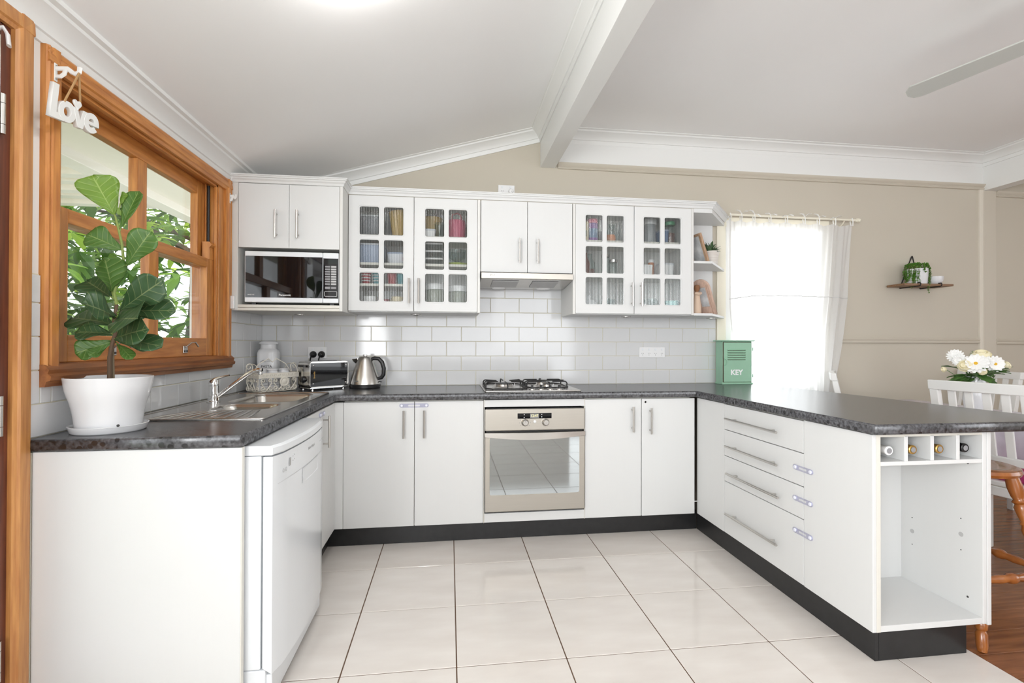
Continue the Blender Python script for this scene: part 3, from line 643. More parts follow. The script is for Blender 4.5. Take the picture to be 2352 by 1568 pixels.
# open corner shelves
t = thing('corner_shelf', 'white open corner shelf unit with angled boards at the end of the wall cabinets', 'shelf', (3.0, -.17, 1.345))
poly = [(2.838, -.34), (2.968, -.34), (3.247, -.02), (3.247, -.012), (2.838, -.012)]
for z0, z1 in ((1.345, 1.361), (1.693, 1.709), (2.030, 2.057)): MB().prism([(x, y, 0) for x, y in poly], (0, 0, z0), (0, 0, z1)).build('board', 'laminate', t, bevel=.0012)
box('back_panel', 'laminate', t, 2.838, 3.156, -.0185, -.009, 1.361, 2.03)
crown('crown', [(2.012, YU, 0), (2.968, YU, 0), (3.255, -.012, 0)], t)
# downlights under the cabinets
for x, y, z, lab in ((.283, -.135, 1.338, 'the microwave cabinet'), (1.008, -.125, 1.347, 'the glass cabinet beside the microwave'), (2.459, -.10, 1.347, 'the glass cabinet beside the corner shelves'), (3.12, -.06, 1.345, 'the open corner shelf')):
    o = MB().lathe([(.034, 0), (.034, -.004), (.026, -.005), (.024, -.002), (.001, -.002)], (x, y, z), 20).build('downlight', 'steel', None, smooth=True); tag(o, 'small round downlight under '+lab, 'downlight', 'cabinet downlights')
# range hood
t = thing('range_hood', 'slim stainless slide-out range hood under the short cabinet', 'range hood', (1.72, -.18, 1.52))
box('front_strip', 'steel_oven', t, 1.4245, 2.011, -.362, -.338, 1.563, 1.600, .002)
MB().prism([(0, -.338, 1.563), (0, -.338, 1.598), (0, -.30, 1.605), (0, -.03, 1.605), (0, -.03, 1.535), (0, -.12, 1.535)], (1.4245, 0, 0), (2.011, 0, 0)).build('body', 'steel', t, bevel=.001)
for a in (1.50, 1.76): MB().prism([(0, -.30, 1.5565), (0, -.14, 1.5365), (0, -.14, 1.534), (0, -.30, 1.554)], (a, 0, 0), (a+.17, 0, 0)).build('filter', 'label_grey', t)
for a in (1.56, 1.87): MB().lathe([(.045, .004), (.05, 0), (.04, -.006), (.001, -.008)], (a, -.09, 1.535), 18).build('lamp_cover', 'white_plastic', t, smooth=True)
text('lettering', 'Vi .l', .018, FACE_BACK(1.492, -.3625, 1.584), 'dark_print', t, .0003, shear=.3)

# ================================================================== APPLIANCES
# microwave ------------------------------------------------------------------
t = thing('microwave', 'white microwave with a black glass door in the cabinet niche', 'microwave', (.34, -.28, 1.373))
box('body', 'white_enamel', t, .086, .594, -.455, -.07, 1.386, 1.674, .006)
for x in (.12, .55):
    for y in (-.43, -.1): box('foot', 'black_plastic', t, x-.012, x+.012, y-.012, y+.012, 1.3725, 1.387)
d = box('door', 'white_enamel', t, .083, .5045, -.474, -.455, 1.386, 1.675, .004)
box('window', 'black_glass', d, .088, .5035, -.4765, -.4735, 1.413, 1.647, 0)
text('lettering', 'Panasonic', .0165, FACE_BACK(.30, -.4768, 1.4275), 'white_print', d, .0003, .0002); text('lettering', 'INVERTER', .008, FACE_BACK(.118, -.4768, 1.4275), 'white_print', d, .0003, shear=.3)
c = box('control_panel', 'white_enamel', t, .506, .594, -.474, -.455, 1.386, 1.675, .004)
box('keypad', 'black_glass', c, .5095, .592, -.476, -.4735, 1.412, 1.642, 0); box('display', 'jar_glass', c, .516, .586, -.4772, -.476, 1.612, 1.638, 0)
for k in range(8):
    z = 1.594-k*.0142
    box('key', 'grey_print', c, .519, .5475, -.4768, -.476, z-.0045, z+.0045, 0); box('key_label', 'label_grey', c, .5525, .581, -.4768, -.476, z-.005, z+.005, 0)
for a in (.519, .5525): box('key', 'grey_print', c, a, a+.0285, -.4768, -.476, 1.467, 1.479, 0)
MB().tube([(q[0], -.477, q[1]) for q in rrect(.517, .585, 1.424, 1.452, .004, 2)], .0011, 5, loop=True).build('door_button', 'white_print', c)
# oven ----------------------------------------------------------------------
t = thing('oven', 'built-in stainless oven with a mirrored glass door', 'oven', (1.73, -.3, .172))
box('body', 'black_plastic', t, 1.442, 2.018, -.56, -.06, .176, .778)
c = box('control_panel', 'steel_oven', t, 1.4335, 2.0255, -.584, -.56, .650, .775, .004)
box('display', 'black_glass', c, 1.623, 1.824, -.5856, -.5835, .719, .750, 0)
text('clock', '12:47', .021, FACE_BACK(1.722, -.5859, .7345), 'display_text', c, .0002); box('lcd', 'grey_print', c, 1.697, 1.748, -.58575, -.5855, .722, .747, 0)
for a, b2 in ((1.659, .742), (1.659, .726), (1.763, .742), (1.763, .728)): box('mark', 'white_print', c, a, a+.005, -.5859, -.5856, b2-.002, b2+.002, 0)
for x, s in ((1.6665, 1), (1.788, 0)):
    k = MB().lathe([(.022, 0), (.022, -.004), (.0175, -.008), (.0165, -.022), (.014, -.025)], (x, -.5838, .697), 24, 'y').build('knob', 'steel', c, smooth=True)
    if s: box('pointer', 'grey_print', k, x-.001, x+.001, -.6098, -.6086, .700, .712, 0)
MB().lathe([(.0085, 0), (.0085, -.006), (.004, -.010)], (1.724, -.5838, .701), 16, 'y').build('button', 'white_plastic', c, smooth=True)
for k in range(9):
    a = -.7*PI+k*.175*PI; box('mark', 'grey_print', c, 1.6665+.031*math.sin(a)-.002, 1.6665+.031*math.sin(a)+.002, -.5843, -.584, .697+.031*math.cos(a)-.002, .697+.031*math.cos(a)+.002, 0)
d = box('door', 'steel_oven', t, 1.4335, 2.0255, -.584, -.56, .182, .640, .004)
plate('window', 'oven_glass', d, rrect(1.461, 1.991, .281, .612, .012, 4), [], .003, FACE_BACK(0, -.5848, 0))
arc = []
for k in range(13):
    x = 1.4335+.592*k/12; s = math.sin(PI*k/12); arc.append([Vector((x, -.584, .640)), Vector((x, -.592-.018*s, .640)), Vector((x, -.592-.018*s, .616-.017*s)), Vector((x, -.584, .612-.016*s))])
MB().loft(arc).build('handle', 'steel', d, smooth=True, ang=30)
# dishwasher -----------------------------------------------------------------
t = thing('dishwasher', 'white freestanding dishwasher standing proud of the left worktop', 'dishwasher', (.36, -1.45, 0))
Y0, Y1 = -1.744, -1.152
box('body', 'white_enamel', t, .04, .640, Y0, Y1, .12, .794, .004); box('base', 'white_enamel', t, .04, .655, Y0, Y1, .012, .118, .004)
lid = []
for k in range(13):
    y = Y0+(Y1-Y0)*k/12; s = math.sin(PI*k/12); e = .012 if k in (0, 12) else 0
    X = .686+.022*s-e; lid.append([Vector((.05, y, .7965)), Vector((X-.003, y, .7965)), Vector((X, y, .801)), Vector((X, y, .819)), Vector((X-.008, y, .8265)), Vector((.05, y, .829))])
MB().loft(lid).build('lid', 'white_enamel', t, smooth=True, ang=30)
dr = []
for k in range(13):
    y = Y0+(Y1-Y0)*k/12; s = math.sin(PI*k/12); e = .010 if k in (0, 12) else 0
    X = .684+.020*s-e; dr.append([Vector((.646, y, .125)), Vector((X, y, .06 if 0 else .105)), Vector((X, y, .7915)), Vector((.646, y, .7915))])
d = MB().loft(dr).build('door', 'white_enamel', t, smooth=True, ang=40)
XF = lambda y: .684+.020*math.sin(PI*(y-Y0)/(Y1-Y0))
MB().loft([[Vector((XF(y)+.0006, y, z)) for z in (.7015, .7025)] for y in [Y0+.012+(Y1-Y0-.024)*k/12 for k in range(13)]], closed=False).build('panel_seam', 'label_grey', d)
plate('display', 'label_grey', d, rrect(-.011, .011, -.013, .013, .002, 2), [], .001, frame((XF(-1.64)+.001, -1.64, .752), (-.0, 1, 0), (0, 0, 1)) @ Matrix.Rotation(.09, 4, 'Y'))
for y in (-1.693, -1.672): MB().tube([(XF(y)+.001, y+.006*math.cos(a), .735+.006*math.sin(a)) for a in [k*PI/5 for k in range(10)]], .0009, 5, loop=True).build('button', 'label_grey', d)
for y, z in ((-1.617, .765), (-1.605, .768), (-1.617, .75), (-1.605, .753)): MB().lathe([(.0018, 0), (.0018, .001)], (XF(y), y, z), 8, 'x').build('mark', 'label_grey', d)
text('lettering', 'Fisher & Paykel', .014, frame((XF(-1.42)+.001, -1.42, .757), (.0, 1, 0), (0, 0, 1)), 'label_grey', d, .0003)
for k in range(6): MB().lathe([(.0016, 0), (.0016, .001)], (XF(-1.27+.016*k), -1.27+.016*k, .748), 8, 'x').build('mark', 'label_grey', d)
# scooped finger grip below the seam
gr = []
for k in range(9):
    y = -1.53+.22*k/8; s = math.sin(PI*k/8)**.5; X = XF(y)
    gr.append([Vector((X+.0012, y, .7005)), Vector((X-.012*s+.001, y, .690)), Vector((X-.010*s+.001, y, .672)), Vector((X+.0012, y, .645))])
MB().loft(gr, closed=False).build('finger_grip', 'white_enamel', d, smooth=True, ang=60)
box('kick_plate', 'white_enamel', t, .60, .672, Y0+.01, Y1-.01, .012, .098, .003)
# sink -----------------------------------------------------------------------
t = thing('sink', 'stainless inset sink with two bowls and a ribbed drainer', 'sink', (.3, -.97, ZC))
SX0, SX1, SY0, SY1 = .046, .546, -1.462, -.472
b1, b2_ = (.175, .485, -.92, -.54), (.21, .46, -1.19, -.995)
plate('deck', 'sink_steel', t, rrect(SX0, SX1, SY0, SY1, .012), [rrect(*b1, .05), rrect(*b2_, .05)], .003, frame((0, 0, ZC+.0017), (1, 0, 0), (0, 1, 0)), .001)
MB().tube([(q[0], q[1], ZC+.004) for q in rrect(SX0+.004, SX1-.004, SY0+.004, SY1-.004, .012)], .0042, 8, loop=True, flat=.7).build('rim', 'sink_steel', t, smooth=True)
for (x0, x1, y0, y1), dp in ((b1, .15), (b2_, .10)):
    prof = [(-.004, ZC+.0035), (.004, ZC-.001), (.010, ZC-.012), (.016, ZC-dp+.03), (.03, ZC-dp+.008), (.055, ZC-dp)]
    mb = MB(); mb.loft([[Vector((a, b_, z)) for a, b_ in rrect(x0+i, x1-i, y0+i, y1-i, max(.012, .05-i*.4), 6)] for i, z in prof], caps=False)
    n = len(rrect(0, 1, 0, 1, .1, 6)); mb.f.append(tuple(range(len(mb.v)-n, len(mb.v)))); bo = mb.build('bowl', 'sink_steel', t, smooth=True, ang=60)
    MB().lathe([(.032, .002), (.028, .003), (.02, .001), (.001, .001)], ((x0+x1)/2, (y0+y1)/2, ZC-dp), 20).build('waste', 'chrome', bo, smooth=True)
for k in range(9):                                                            # drainer ribs, fanned
    xa = .13+.043*k; xb = .20+.03*k
    P = [(xa, -1.44, ZC+.003), (xa+(xb-xa)*.25, -1.37, ZC+.0045), (xa+(xb-xa)*.8, -1.27, ZC+.0045), (xb, -1.215, ZC+.003)]
    MB().tube(P, [.004, .0075, .0075, .004], 8, flat=.55).build('drainer_rib', 'sink_steel', t, smooth=True)
# mixer tap
t = thing('mixer_tap', 'chrome single-lever mixer tap with an angled swivel spout', 'tap', (.118, -.905, ZC))
c0 = Vector((.118, -.905, ZC+.004))
MB().lathe([(.029, 0), (.029, .004), (.0235, .008), (.0235, .03), (.0225, .031), (.0235, .032), (.0235, .078), (.0225, .0785)], c0, 24).build('body', 'chrome', t, smooth=True)
h = MB().loft([[c0+Vector((a+r*math.cos(q)*.95, r*math.sin(q), z+sl*r*math.cos(q))) for q in [2*PI*k/20 for k in range(20)]] for a, z, r, sl in ((0, .080, .0242, 0), (0, .09, .0245, 0), (.001, .100, .022, .15), (.006, .110, .015, .3))]).build('handle_cap', 'chrome', t, smooth=True, ang=50)
MB().tube([c0+Vector((-.006, 0, .098)), c0+Vector((.012, 0, .110)), c0+Vector((.035, .004, .119)), c0+Vector((.068, .008, .127))], [.018, .0155, .011, .006], 12, flat=.5).build('lever', 'chrome', t, smooth=True)
MB().tube([c0+Vector(q) for q in ((.012, .0, .022), (.05, .004, .052), (.10, .009, .093), (.145, .013, .128), (.17, .015, .143), (.195, .018, .150), (.212, .019, .149))], [.0095, .0095, .0095, .010, .011, .012, .0115], 14).build('spout', 'chrome', t, smooth=True, ang=60)
MB().lathe([(.0105, 0), (.0105, -.014), (.009, -.016), (.002, -.016)], c0+Vector((.204, .0185, .144)), 16).build('aerator', 'chrome', t, smooth=True)
# gas cooktop ------------------------------------------------------------------
t = thing('gas_cooktop', 'stainless gas cooktop with black trivets and four front knobs', 'cooktop', (1.73, -.29, ZC))
plate('hob_plate', 'steel', t, rrect(1.436, 2.018, -.538, -.035, .012), [], .008, frame((0, 0, ZC+.0045), (1, 0, 0), (0, 1, 0)), .002)
def burner(x, y, r):
    b = MB().lathe([(r*1.35, ZC+.0085), (r*1.3, ZC+.010), (r*1.05, ZC+.016), (r, ZC+.026), (r*.96, ZC+.029), (r*.5, ZC+.029)], (x, y, 0), 28).build('burner', 'steel', t, smooth=True)
    MB().lathe([(r*.92, ZC+.0295), (r*.9, ZC+.034), (r*.5, ZC+.036), (.001, ZC+.036)], (x, y, 0), 24).build('burner_cap', 'cast_iron', b, smooth=True)
    MB().tube([(x+r+.012, y, ZC+.01), (x+r+.012, y, ZC+.032)], .003, 8).build('igniter', 'white_plastic', b)
burner(1.575, -.285, .058); burner(1.845, -.17, .038); burner(1.845, -.345, .028)
def trivet(x0, x1, y0, y1, fingers, nm='trivet'):
    z0, z1 = ZC+.014, ZC+.047; R = .0042; cx, cy = (x0+x1)/2, (y0+y1)/2; mb = MB()
    mb.tube([(a, b_, z0) for a, b_ in ((x0+.035, y0), (x1-.035, y0), (x1, y0+.05), (x1, y1-.05), (x1-.035, y1), (x0+.035, y1), (x0, y1-.05), (x0, y0+.05))], R, 8, loop=True)
    for (ax, ay), (bx, by) in fingers: mb.tube([(ax, ay, z0), (ax, ay, z1-.012), (ax+(bx-ax)*.08, ay+(by-ay)*.08, z1-.002), (ax+(bx-ax)*.16, ay+(by-ay)*.16, z1), (bx, by, z1)], R, 8)
    for a, b_ in ((x0+.035, y0), (x1-.035, y0), (x0+.035, y1), (x1-.035, y1)): mb.tube([(a, b_, ZC+.0085), (a, b_, z0)], .005, 8)
    return mb.build(nm, 'cast_iron', t, smooth=True, ang=60)
trivet(1.452, 1.700, -.49, -.075, [((1.452, -.40), (1.53, -.33)), ((1.452, -.285), (1.53, -.285)), ((1.452, -.17), (1.53, -.24)), ((1.70, -.40), (1.62, -.33)), ((1.70, -.285), (1.62, -.285)), ((1.70, -.17), (1.62, -.24)), ((1.576, -.49), (1.576, -.35)), ((1.576, -.075), (1.576, -.22))])
trivet(1.715, 1.975, -.42, -.075, [((1.715, -.345), (1.81, -.345)), ((1.715, -.25), (1.975, -.25)), ((1.715, -.17), (1.81, -.17)), ((1.975, -.345), (1.88, -.345)), ((1.975, -.17), (1.88, -.17)), ((1.845, -.42), (1.845, -.37)), ((1.845, -.075), (1.845, -.13))])
for x in (1.727, 1.782, 1.839, 1.895):
    k = MB().lathe([(.0185, 0), (.0185, .004), (.016, .007), (.013, .008)], (x, -.475, ZC+.0085), 20).build('knob_ring', 'steel', t, smooth=True)
    MB().lathe([(.015, .004), (.0145, .010), (.010, .012)], (x, -.475, ZC+.0085), 20).box(x-.005, x+.005, -.489, -.461, ZC+.016, ZC+.036).build('knob', 'black_plastic', k, bevel=.001)
# kettle ----------------------------------------------------------------------
t = thing('kettle', 'brushed steel electric kettle with a black loop handle', 'kettle', (.69, -.15, ZC), -.06)
MB().lathe([(.092, .0), (.097, .004), (.098, .020), (.094, .026)], (0, 0, 0), 36).build('base', 'black_plastic', t, smooth=True, local=True)
MB().lathe([(.0945, .026), (.0935, .034), (.082, .08), (.066, .13), (.052, .17), (.045, .188), (.040, .196)], (0, 0, 0), 40).build('body', 'steel', t, smooth=True, local=True)
l = MB().lathe([(.040, .196), (.036, .2), (.014, .203), (.008, .204)], (0, 0, 0), 30).build('lid', 'steel', t, smooth=True, local=True)
MB().lathe([(.008, .203), (.009, .206), (.015, .208), (.015, .212), (.010, .214), (.001, .2145)], (0, 0, 0), 20).build('knob', 'chrome', l, smooth=True, local=True)
MB().loft([[Vector((-a, s*w_, z)) for s, z in ((-1, z0), (-.6, z0-dz), (0, z0-dz*1.5), (.6, z0-dz), (1, z0))] for a, w_, z0, dz in ((.045, .022, .190, .028), (.06, .017, .187, .020), (.078, .011, .186, .010), (.082, .008, .187, .004))], closed=False).build('spout', 'steel', t, smooth=True, local=True)
MB().tube([(.043, 0, .186), (.060, 0, .190), (.085, 0, .188), (.107, 0, .165), (.119, 0, .125), (.117, 0, .085), (.103, 0, .064), (.086, 0, .060)], [.009, .0105, .011, .0115, .0115, .011, .010, .008], 12, flat=1.2).build('handle', 'black_plastic', t, smooth=True, local=True, ang=70)
MB().tube([(.05, 0, .17), (.063, 0, .14), (.080, 0, .085)], .006, 8, flat=.5).build('water_gauge', 'jar_glass', t, local=True)
MB().tube([(.090, -.01, .042), (.108, -.012, .038)], .005, 8, flat=.6).build('switch', 'black_plastic', t, local=True, smooth=True)
o_ = text('lettering', 'Breville', .010, frame((-.035, -.0855, .048), (1, 0, 0), (0, .25, 1)), 'grey_print', t, .002); o_.data.transform(Matrix.Translation(Vector(t.location)))
# toaster ------------------------------------------------------------------
t = thing('toaster', 'polished steel two-slice toaster with black glass sides', 'toaster', (.449, -.2175, ZC), .722)
ol = rrect(-.125, .125, .018, .176, .02, 4)
MB().loft([[Vector((x, y, max(.018, z))) for x, z in ol] for y in (-.076, .076)]).build('body', 'chrome_soft', t, smooth=True, local=True, ang=30)
box('side_glass', 'black_glass', t, .449-.121, .449+.121, -.2175-.0785, -.2175-.0762, ZC+.024, ZC+.166, .001)
for x in (-.105, .105):
    for z in (.042, .152): MB().lathe([(.0045, 0), (.0045, -.003), (.002, -.004)], (x, -.0787, z), 10, 'y').build('rivet', 'chrome', t, smooth=True, local=True)
o_ = text('lettering', 'Breville', .014, frame((-.098, -.0788, .095), (0, 0, 1), (-1, 0, 0)), 'cap_gold', t, .0002); o_.data.transform(Matrix.Translation(Vector(t.location)))
for y in (-.03, .03): box('slot', 'black_plastic', t, .449-.10, .449+.10, -.2175+y-.013, -.2175+y+.013, ZC+.1755, ZC+.177, 0)
box('lever_slot', 'black_plastic', t, .449-.1258, .449-.125, -.2175-.002, -.2175+.002, ZC+.06, ZC+.155, 0)
MB().tube([(-.138, -.036, .148), (-.138, .036, .148)], .007, 12).build('lever', 'black_plastic', t, smooth=True, local=True); MB().tube([(-.125, 0, .148), (-.139, 0, .148)], .006, 10).build('lever_stem', 'chrome', t, smooth=True, local=True)
MB().lathe([(.020, 0), (.020, -.004), (.016, -.012), (.006, -.016)], (-.1252, 0, .066), 20, 'x').build('dial', 'black_plastic', t, smooth=True, local=True)
box('crumb_tray', 'chrome', t, .449-.12, .449+.12, -.2175-.068, -.2175+.068, ZC+.011, ZC+.018, .001)
for x in (-.10, .10):
    for y in (-.06, .06): MB().lathe([(.007, .0), (.007, .006), (.0045, .011)], (x, y, 0), 10).build('foot', 'chrome', t, smooth=True, local=True)
# outlets, plugs and flexes ----------------------------------------------------
def outlet(lab, x0, x1, z0, z1, n, sw, y=-.0085):
    t = thing('power_outlet', lab, 'power outlet', ((x0+x1)/2, 0, (z0+z1)/2))
    p = box('faceplate', 'white_plastic', t, x0, x1, y-.009, y, z0, z1, .002)
    for k in range(n):
        x = x0+(x1-x0)*(k+.5)/n; zz = z0+(z1-z0)*.36; zs = z0+(z1-z0)*.78
        box('switch', 'white_enamel', p, x-.006, x+.006, y-.0115, y-.009, zs-.007, zs+.007, .001)
        for dx, dz, an in ((-.006, .004, .5), (.006, .004, -.5), (0, -.008, 0)):
            MB().box(-.0009, .0009, -.0004, 0, -.0035, .0035).xf(Matrix.Translation((x+dx, y-.0091, zz+dz)) @ Matrix.Rotation(an, 4, 'Y')).build('pin_slot', 'dark_print', p)
    return t
outlet('white four-socket power outlet on the tiles right of the cooktop', 2.592, 2.787, 1.057, 1.133, 4, 1)
outlet('white double power outlet with black plugs behind the toaster', .300, .417, 1.054, 1.130, 2, 1)
outlet('white double power outlet on the painted wall above the cabinets', 1.564, 1.679, 2.195, 2.266, 2, 1, y=0)
for x, lab, e in ((.334, 'left-hand round black plug in the double outlet behind the toaster', .30), (.387, 'right-hand round black plug in the double outlet behind the toaster', .37)):
    t = thing('plug', lab, 'plug', (x, -.018, 1.082), group='black plugs')
    MB().lathe([(.0225, 0), (.0225, -.006), (.019, -.015), (.010, -.024), (.008, -.026)], (x, -.0182, 1.081), 20, 'y').build('body', 'black_plastic', t, smooth=True)
    MB().tube([(x, -.042, 1.081), (x-.004, -.05, 1.074), (x-.012, -.045, 1.05), (x-.016, -.035, 1.02), (x-.01, -.03, .95), (x, -.03, .876)], .0042, 8).build('flex', 'black_plastic', t, smooth=True)
t = thing('plug', 'white plug in the outlet above the cabinets', 'plug', (1.655, -.009, 2.21)); MB().lathe([(.0175, 0), (.0175, -.012), (.013, -.02), (.004, -.022)], (1.652, -.0092, 2.221), 18, 'y').build('body', 'white_plastic', t, smooth=True)
MB().tube([(1.655, -.03, 2.22), (1.658, -.04, 2.20), (1.66, -.04, 2.06)], .003, 6).build('flex', 'white_plastic', t, smooth=True)
t = thing('toaster_flex', 'black power cord looping on the worktop beside the toaster', 'cord', (.34, -.2, ZC))
MB().tube([(.372, -.255, ZC+.03), (.34, -.262, ZC+.04), (.318, -.255, ZC+.03), (.312, -.24, ZC+.012), (.322, -.225, ZC+.0045), (.345, -.19, ZC+.0045), (.36, -.11, ZC+.0045), (.35, -.04, ZC+.0045)], .004, 8).build('cable', 'black_plastic', t, smooth=True)
# string light and its control box beside the microwave cabinet
t = thing('string_light', 'thin white fairy light string clipped along the edge of the microwave cabinet', 'string light', (.005, -.488, 1.42))
MB().tube([(.004, -.486, 1.42), (.005, -.487, 1.6), (.004, -.486, 1.8), (.005, -.487, 1.99), (.012, -.49, 2.05), (.03, -.50, 2.10)], .0016, 6).build('wire', 'white_plastic', t, smooth=True)
for k in range(7): box('clip', 'white_plastic', t, .001, .010, -.492, -.484, 1.46+.078*k-.003, 1.46+.078*k+.003, .001)
t = thing('light_controller', 'small white switch box on the lower edge of the microwave cabinet', 'switch', (.018, -.489, 1.35))
box('case', 'white_plastic', t, .001, .038, -.498, -.4815, 1.345, 1.418, .003); box('button', 'white_enamel', t, .026, .034, -.500, -.498, 1.372, 1.388, .001)

# ================================================================== THINGS ON THE WORKTOP
def ray_at(u, v, y):
    d = fw+cr*((u-1176)/FPX)+cu*((784-v)/FPX); return CAMP+d*((y-CAMP.y)/d.y)
def ffunc(t_, pts):
    for (a, fa), (b_, fb) in zip(pts, pts[1:]):
        if t_ <= b_:
            k = (t_-a)/(b_-a); k = k*k*(3-2*k) if 0 else k; return fa+(fb-fa)*k
    return pts[-1][1]
FIDDLE = [(0, .03), (.06, .16), (.2, .36), (.35, .52), (.5, .70), (.62, .88), (.74, 1.0), (.84, .97), (.92, .78), (.97, .48), (1, .05)]
LANCE = [(0, .05), (.15, .45), (.35, .9), (.5, 1.0), (.7, .8), (.88, .4), (1, .03)]
def leaf_mesh(L, W, prof, fold=.25, droop=.12, wave=.03, N=14, Mh=4, seed=0, curl=0, th=0):
    """leaf in local coordinates: base at origin, tip along +y, face up +z, with UV"""
    rnd = random.Random(seed); ph = rnd.uniform(0, 6); vs = []; uv = []
    for i in range(N+1):
        t_ = i/N; hw = W/2*ffunc(t_, prof)
        for j in range(-Mh, Mh+1):
            u = j/Mh; z = fold*abs(u)*hw-droop*L*t_*t_+wave*W*abs(u)*math.sin(9*t_+ph+(0 if u > 0 else 1.6))+curl*L*math.sin(PI*t_)*.3
            vs.append((u*hw, L*t_, z)); uv.append((u*.5+.5, t_))
    n = 2*Mh+1; fs = [(i*n+j, i*n+j+1, (i+1)*n+j+1, (i+1)*n+j) for i in range(N) for j in range(n-1)]
    me = bpy.data.meshes.new('leaf'); me.from_pydata(vs, [], fs); l = me.uv_layers.new(name='UVMap')
    for lp in me.loops: l.data[lp.index].uv = uv[lp.vertex_index]
    me.shade_smooth(); return me
# fiddle-leaf fig ----------------------------------------------------------------
PX0, PY0 = .139, -1.645
t = thing('potted_fig', 'tall fiddle-leaf fig in a white flared pot on the left worktop', 'plant', (PX0, PY0, ZC))
MB().lathe([(.094, 0), (.098, .004), (.102, .018), (.104, .022), (.101, .023), (.097, .012), (.088, .006), (.001, .006)], (PX0, PY0, ZC), 48).build('saucer', 'white_ceramic', t, smooth=True, ang=50)
MB().lathe([(.0845, .0075), (.0855, .010), (.0893, .044), (.0917, .062), (.095, .08), (.0997, .098), (.1055, .116), (.110, .134), (.113, .152), (.1145, .166), (.1155, .169), (.1155, .174), (.112, .1745), (.110, .165), (.106, .138), (.001, .138)], (PX0, PY0, ZC), 56).build('pot', 'white_ceramic', t, smooth=True, ang=50)
MB().lathe([(.098, .140), (.001, .142)], (PX0, PY0, ZC), 32).build('soil', 'soil', t)
MB().lathe([(.004, 0), (.004, -.003)], ray_at(272, 977, PY0-.082)+Vector((0, .0, 0)), 10, 'y').build('drain_hole', 'dark_print', t)
stem = [ray_at(u, v, PY0+dy) for u, v, dy in ((251, 900, 0), (252, 860, 0), (252, 820, 0), (258, 788, -.005), (265, 768, -.01), (262, 735, -.005), (268, 700, 0), (262, 672, .005), (272, 635, .005), (284, 600, 0), (280, 560, 0), (272, 525, 0), (264, 494, 0))]
MB().tube(stem[:7], [.0075, .007, .0065, .006, .006, .0055, .005], 8).build('stem', 'stem_bark', t, smooth=True)
MB().tube(stem[6:], [.005, .0045, .0045, .004, .004, .0035, .003], 8).build('stem', 'stem_green', t, smooth=True)
MB().tube([ray_at(260, 905, PY0+.012), ray_at(258, 800, PY0+.012)], .005, 8).build('stake', 'stake', t, smooth=True)
def fig_leaf(b, tp, W, mname, dyb=0, dyt=0, tilt=0, fold=.25, droop=.1, seed=0, flip=False):
    B = ray_at(b[0], b[1], PY0+dyb); T = ray_at(tp[0], tp[1], PY0+dyt); a = T-B; L = a.length; a.normalize()
    vw = (CAMP-(B+T)*.5).normalized(); sd = a.cross(vw).normalized(); n = sd.cross(a).normalized()
    if n.dot(vw) < 0: n = -n; sd = -sd
    th = math.radians(tilt); n2 = n*math.cos(th)+sd*math.sin(th); s2 = a.cross(n2).normalized()
    Mx = Matrix((s2, a, n2)).transposed().to_4x4(); Mx.translation = B
    me = leaf_mesh(L, W, FIDDLE, fold, droop, .05, seed=seed)
    me.transform(Matrix.Translation(-off(t)) @ Mx); me.materials.append(MATS[mname])
    o = bpy.data.objects.new('leaf', me); col.objects.link(o); o.parent = t
    so = o.modifiers.new('solid', 'SOLIDIFY'); so.thickness = .0009
    pet = MB().tube([B-a*.012, B+a*.004], .0022, 6); pet.build('petiole', 'stem_green', o, smooth=True)
PXM = 1/790.                                                                    # metres per pixel at the plant
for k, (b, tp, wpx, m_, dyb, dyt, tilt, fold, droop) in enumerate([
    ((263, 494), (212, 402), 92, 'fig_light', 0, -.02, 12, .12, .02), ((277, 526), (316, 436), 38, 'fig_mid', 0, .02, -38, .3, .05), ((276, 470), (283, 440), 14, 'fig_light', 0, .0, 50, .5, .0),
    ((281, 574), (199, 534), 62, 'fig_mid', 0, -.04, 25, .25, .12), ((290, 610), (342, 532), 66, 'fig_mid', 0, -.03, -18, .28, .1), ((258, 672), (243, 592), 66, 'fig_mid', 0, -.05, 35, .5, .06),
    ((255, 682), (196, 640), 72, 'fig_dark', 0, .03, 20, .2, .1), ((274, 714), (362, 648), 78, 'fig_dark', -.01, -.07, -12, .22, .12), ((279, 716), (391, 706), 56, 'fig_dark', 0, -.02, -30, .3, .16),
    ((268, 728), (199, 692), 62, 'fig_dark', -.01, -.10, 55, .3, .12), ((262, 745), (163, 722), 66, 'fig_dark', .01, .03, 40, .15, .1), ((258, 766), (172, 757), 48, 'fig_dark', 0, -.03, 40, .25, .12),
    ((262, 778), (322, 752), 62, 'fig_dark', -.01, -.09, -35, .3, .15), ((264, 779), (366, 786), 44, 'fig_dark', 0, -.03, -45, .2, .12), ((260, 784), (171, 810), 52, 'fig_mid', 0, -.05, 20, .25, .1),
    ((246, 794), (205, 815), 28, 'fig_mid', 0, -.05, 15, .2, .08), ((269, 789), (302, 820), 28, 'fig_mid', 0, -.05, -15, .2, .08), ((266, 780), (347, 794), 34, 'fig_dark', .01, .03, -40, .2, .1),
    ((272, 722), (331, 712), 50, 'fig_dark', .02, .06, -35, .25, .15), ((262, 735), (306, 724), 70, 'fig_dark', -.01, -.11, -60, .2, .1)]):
    fig_leaf(b, tp, wpx*PXM/math.cos(math.radians(min(50, abs(tilt)))), m_, dyb, dyt, tilt, fold, droop, k)
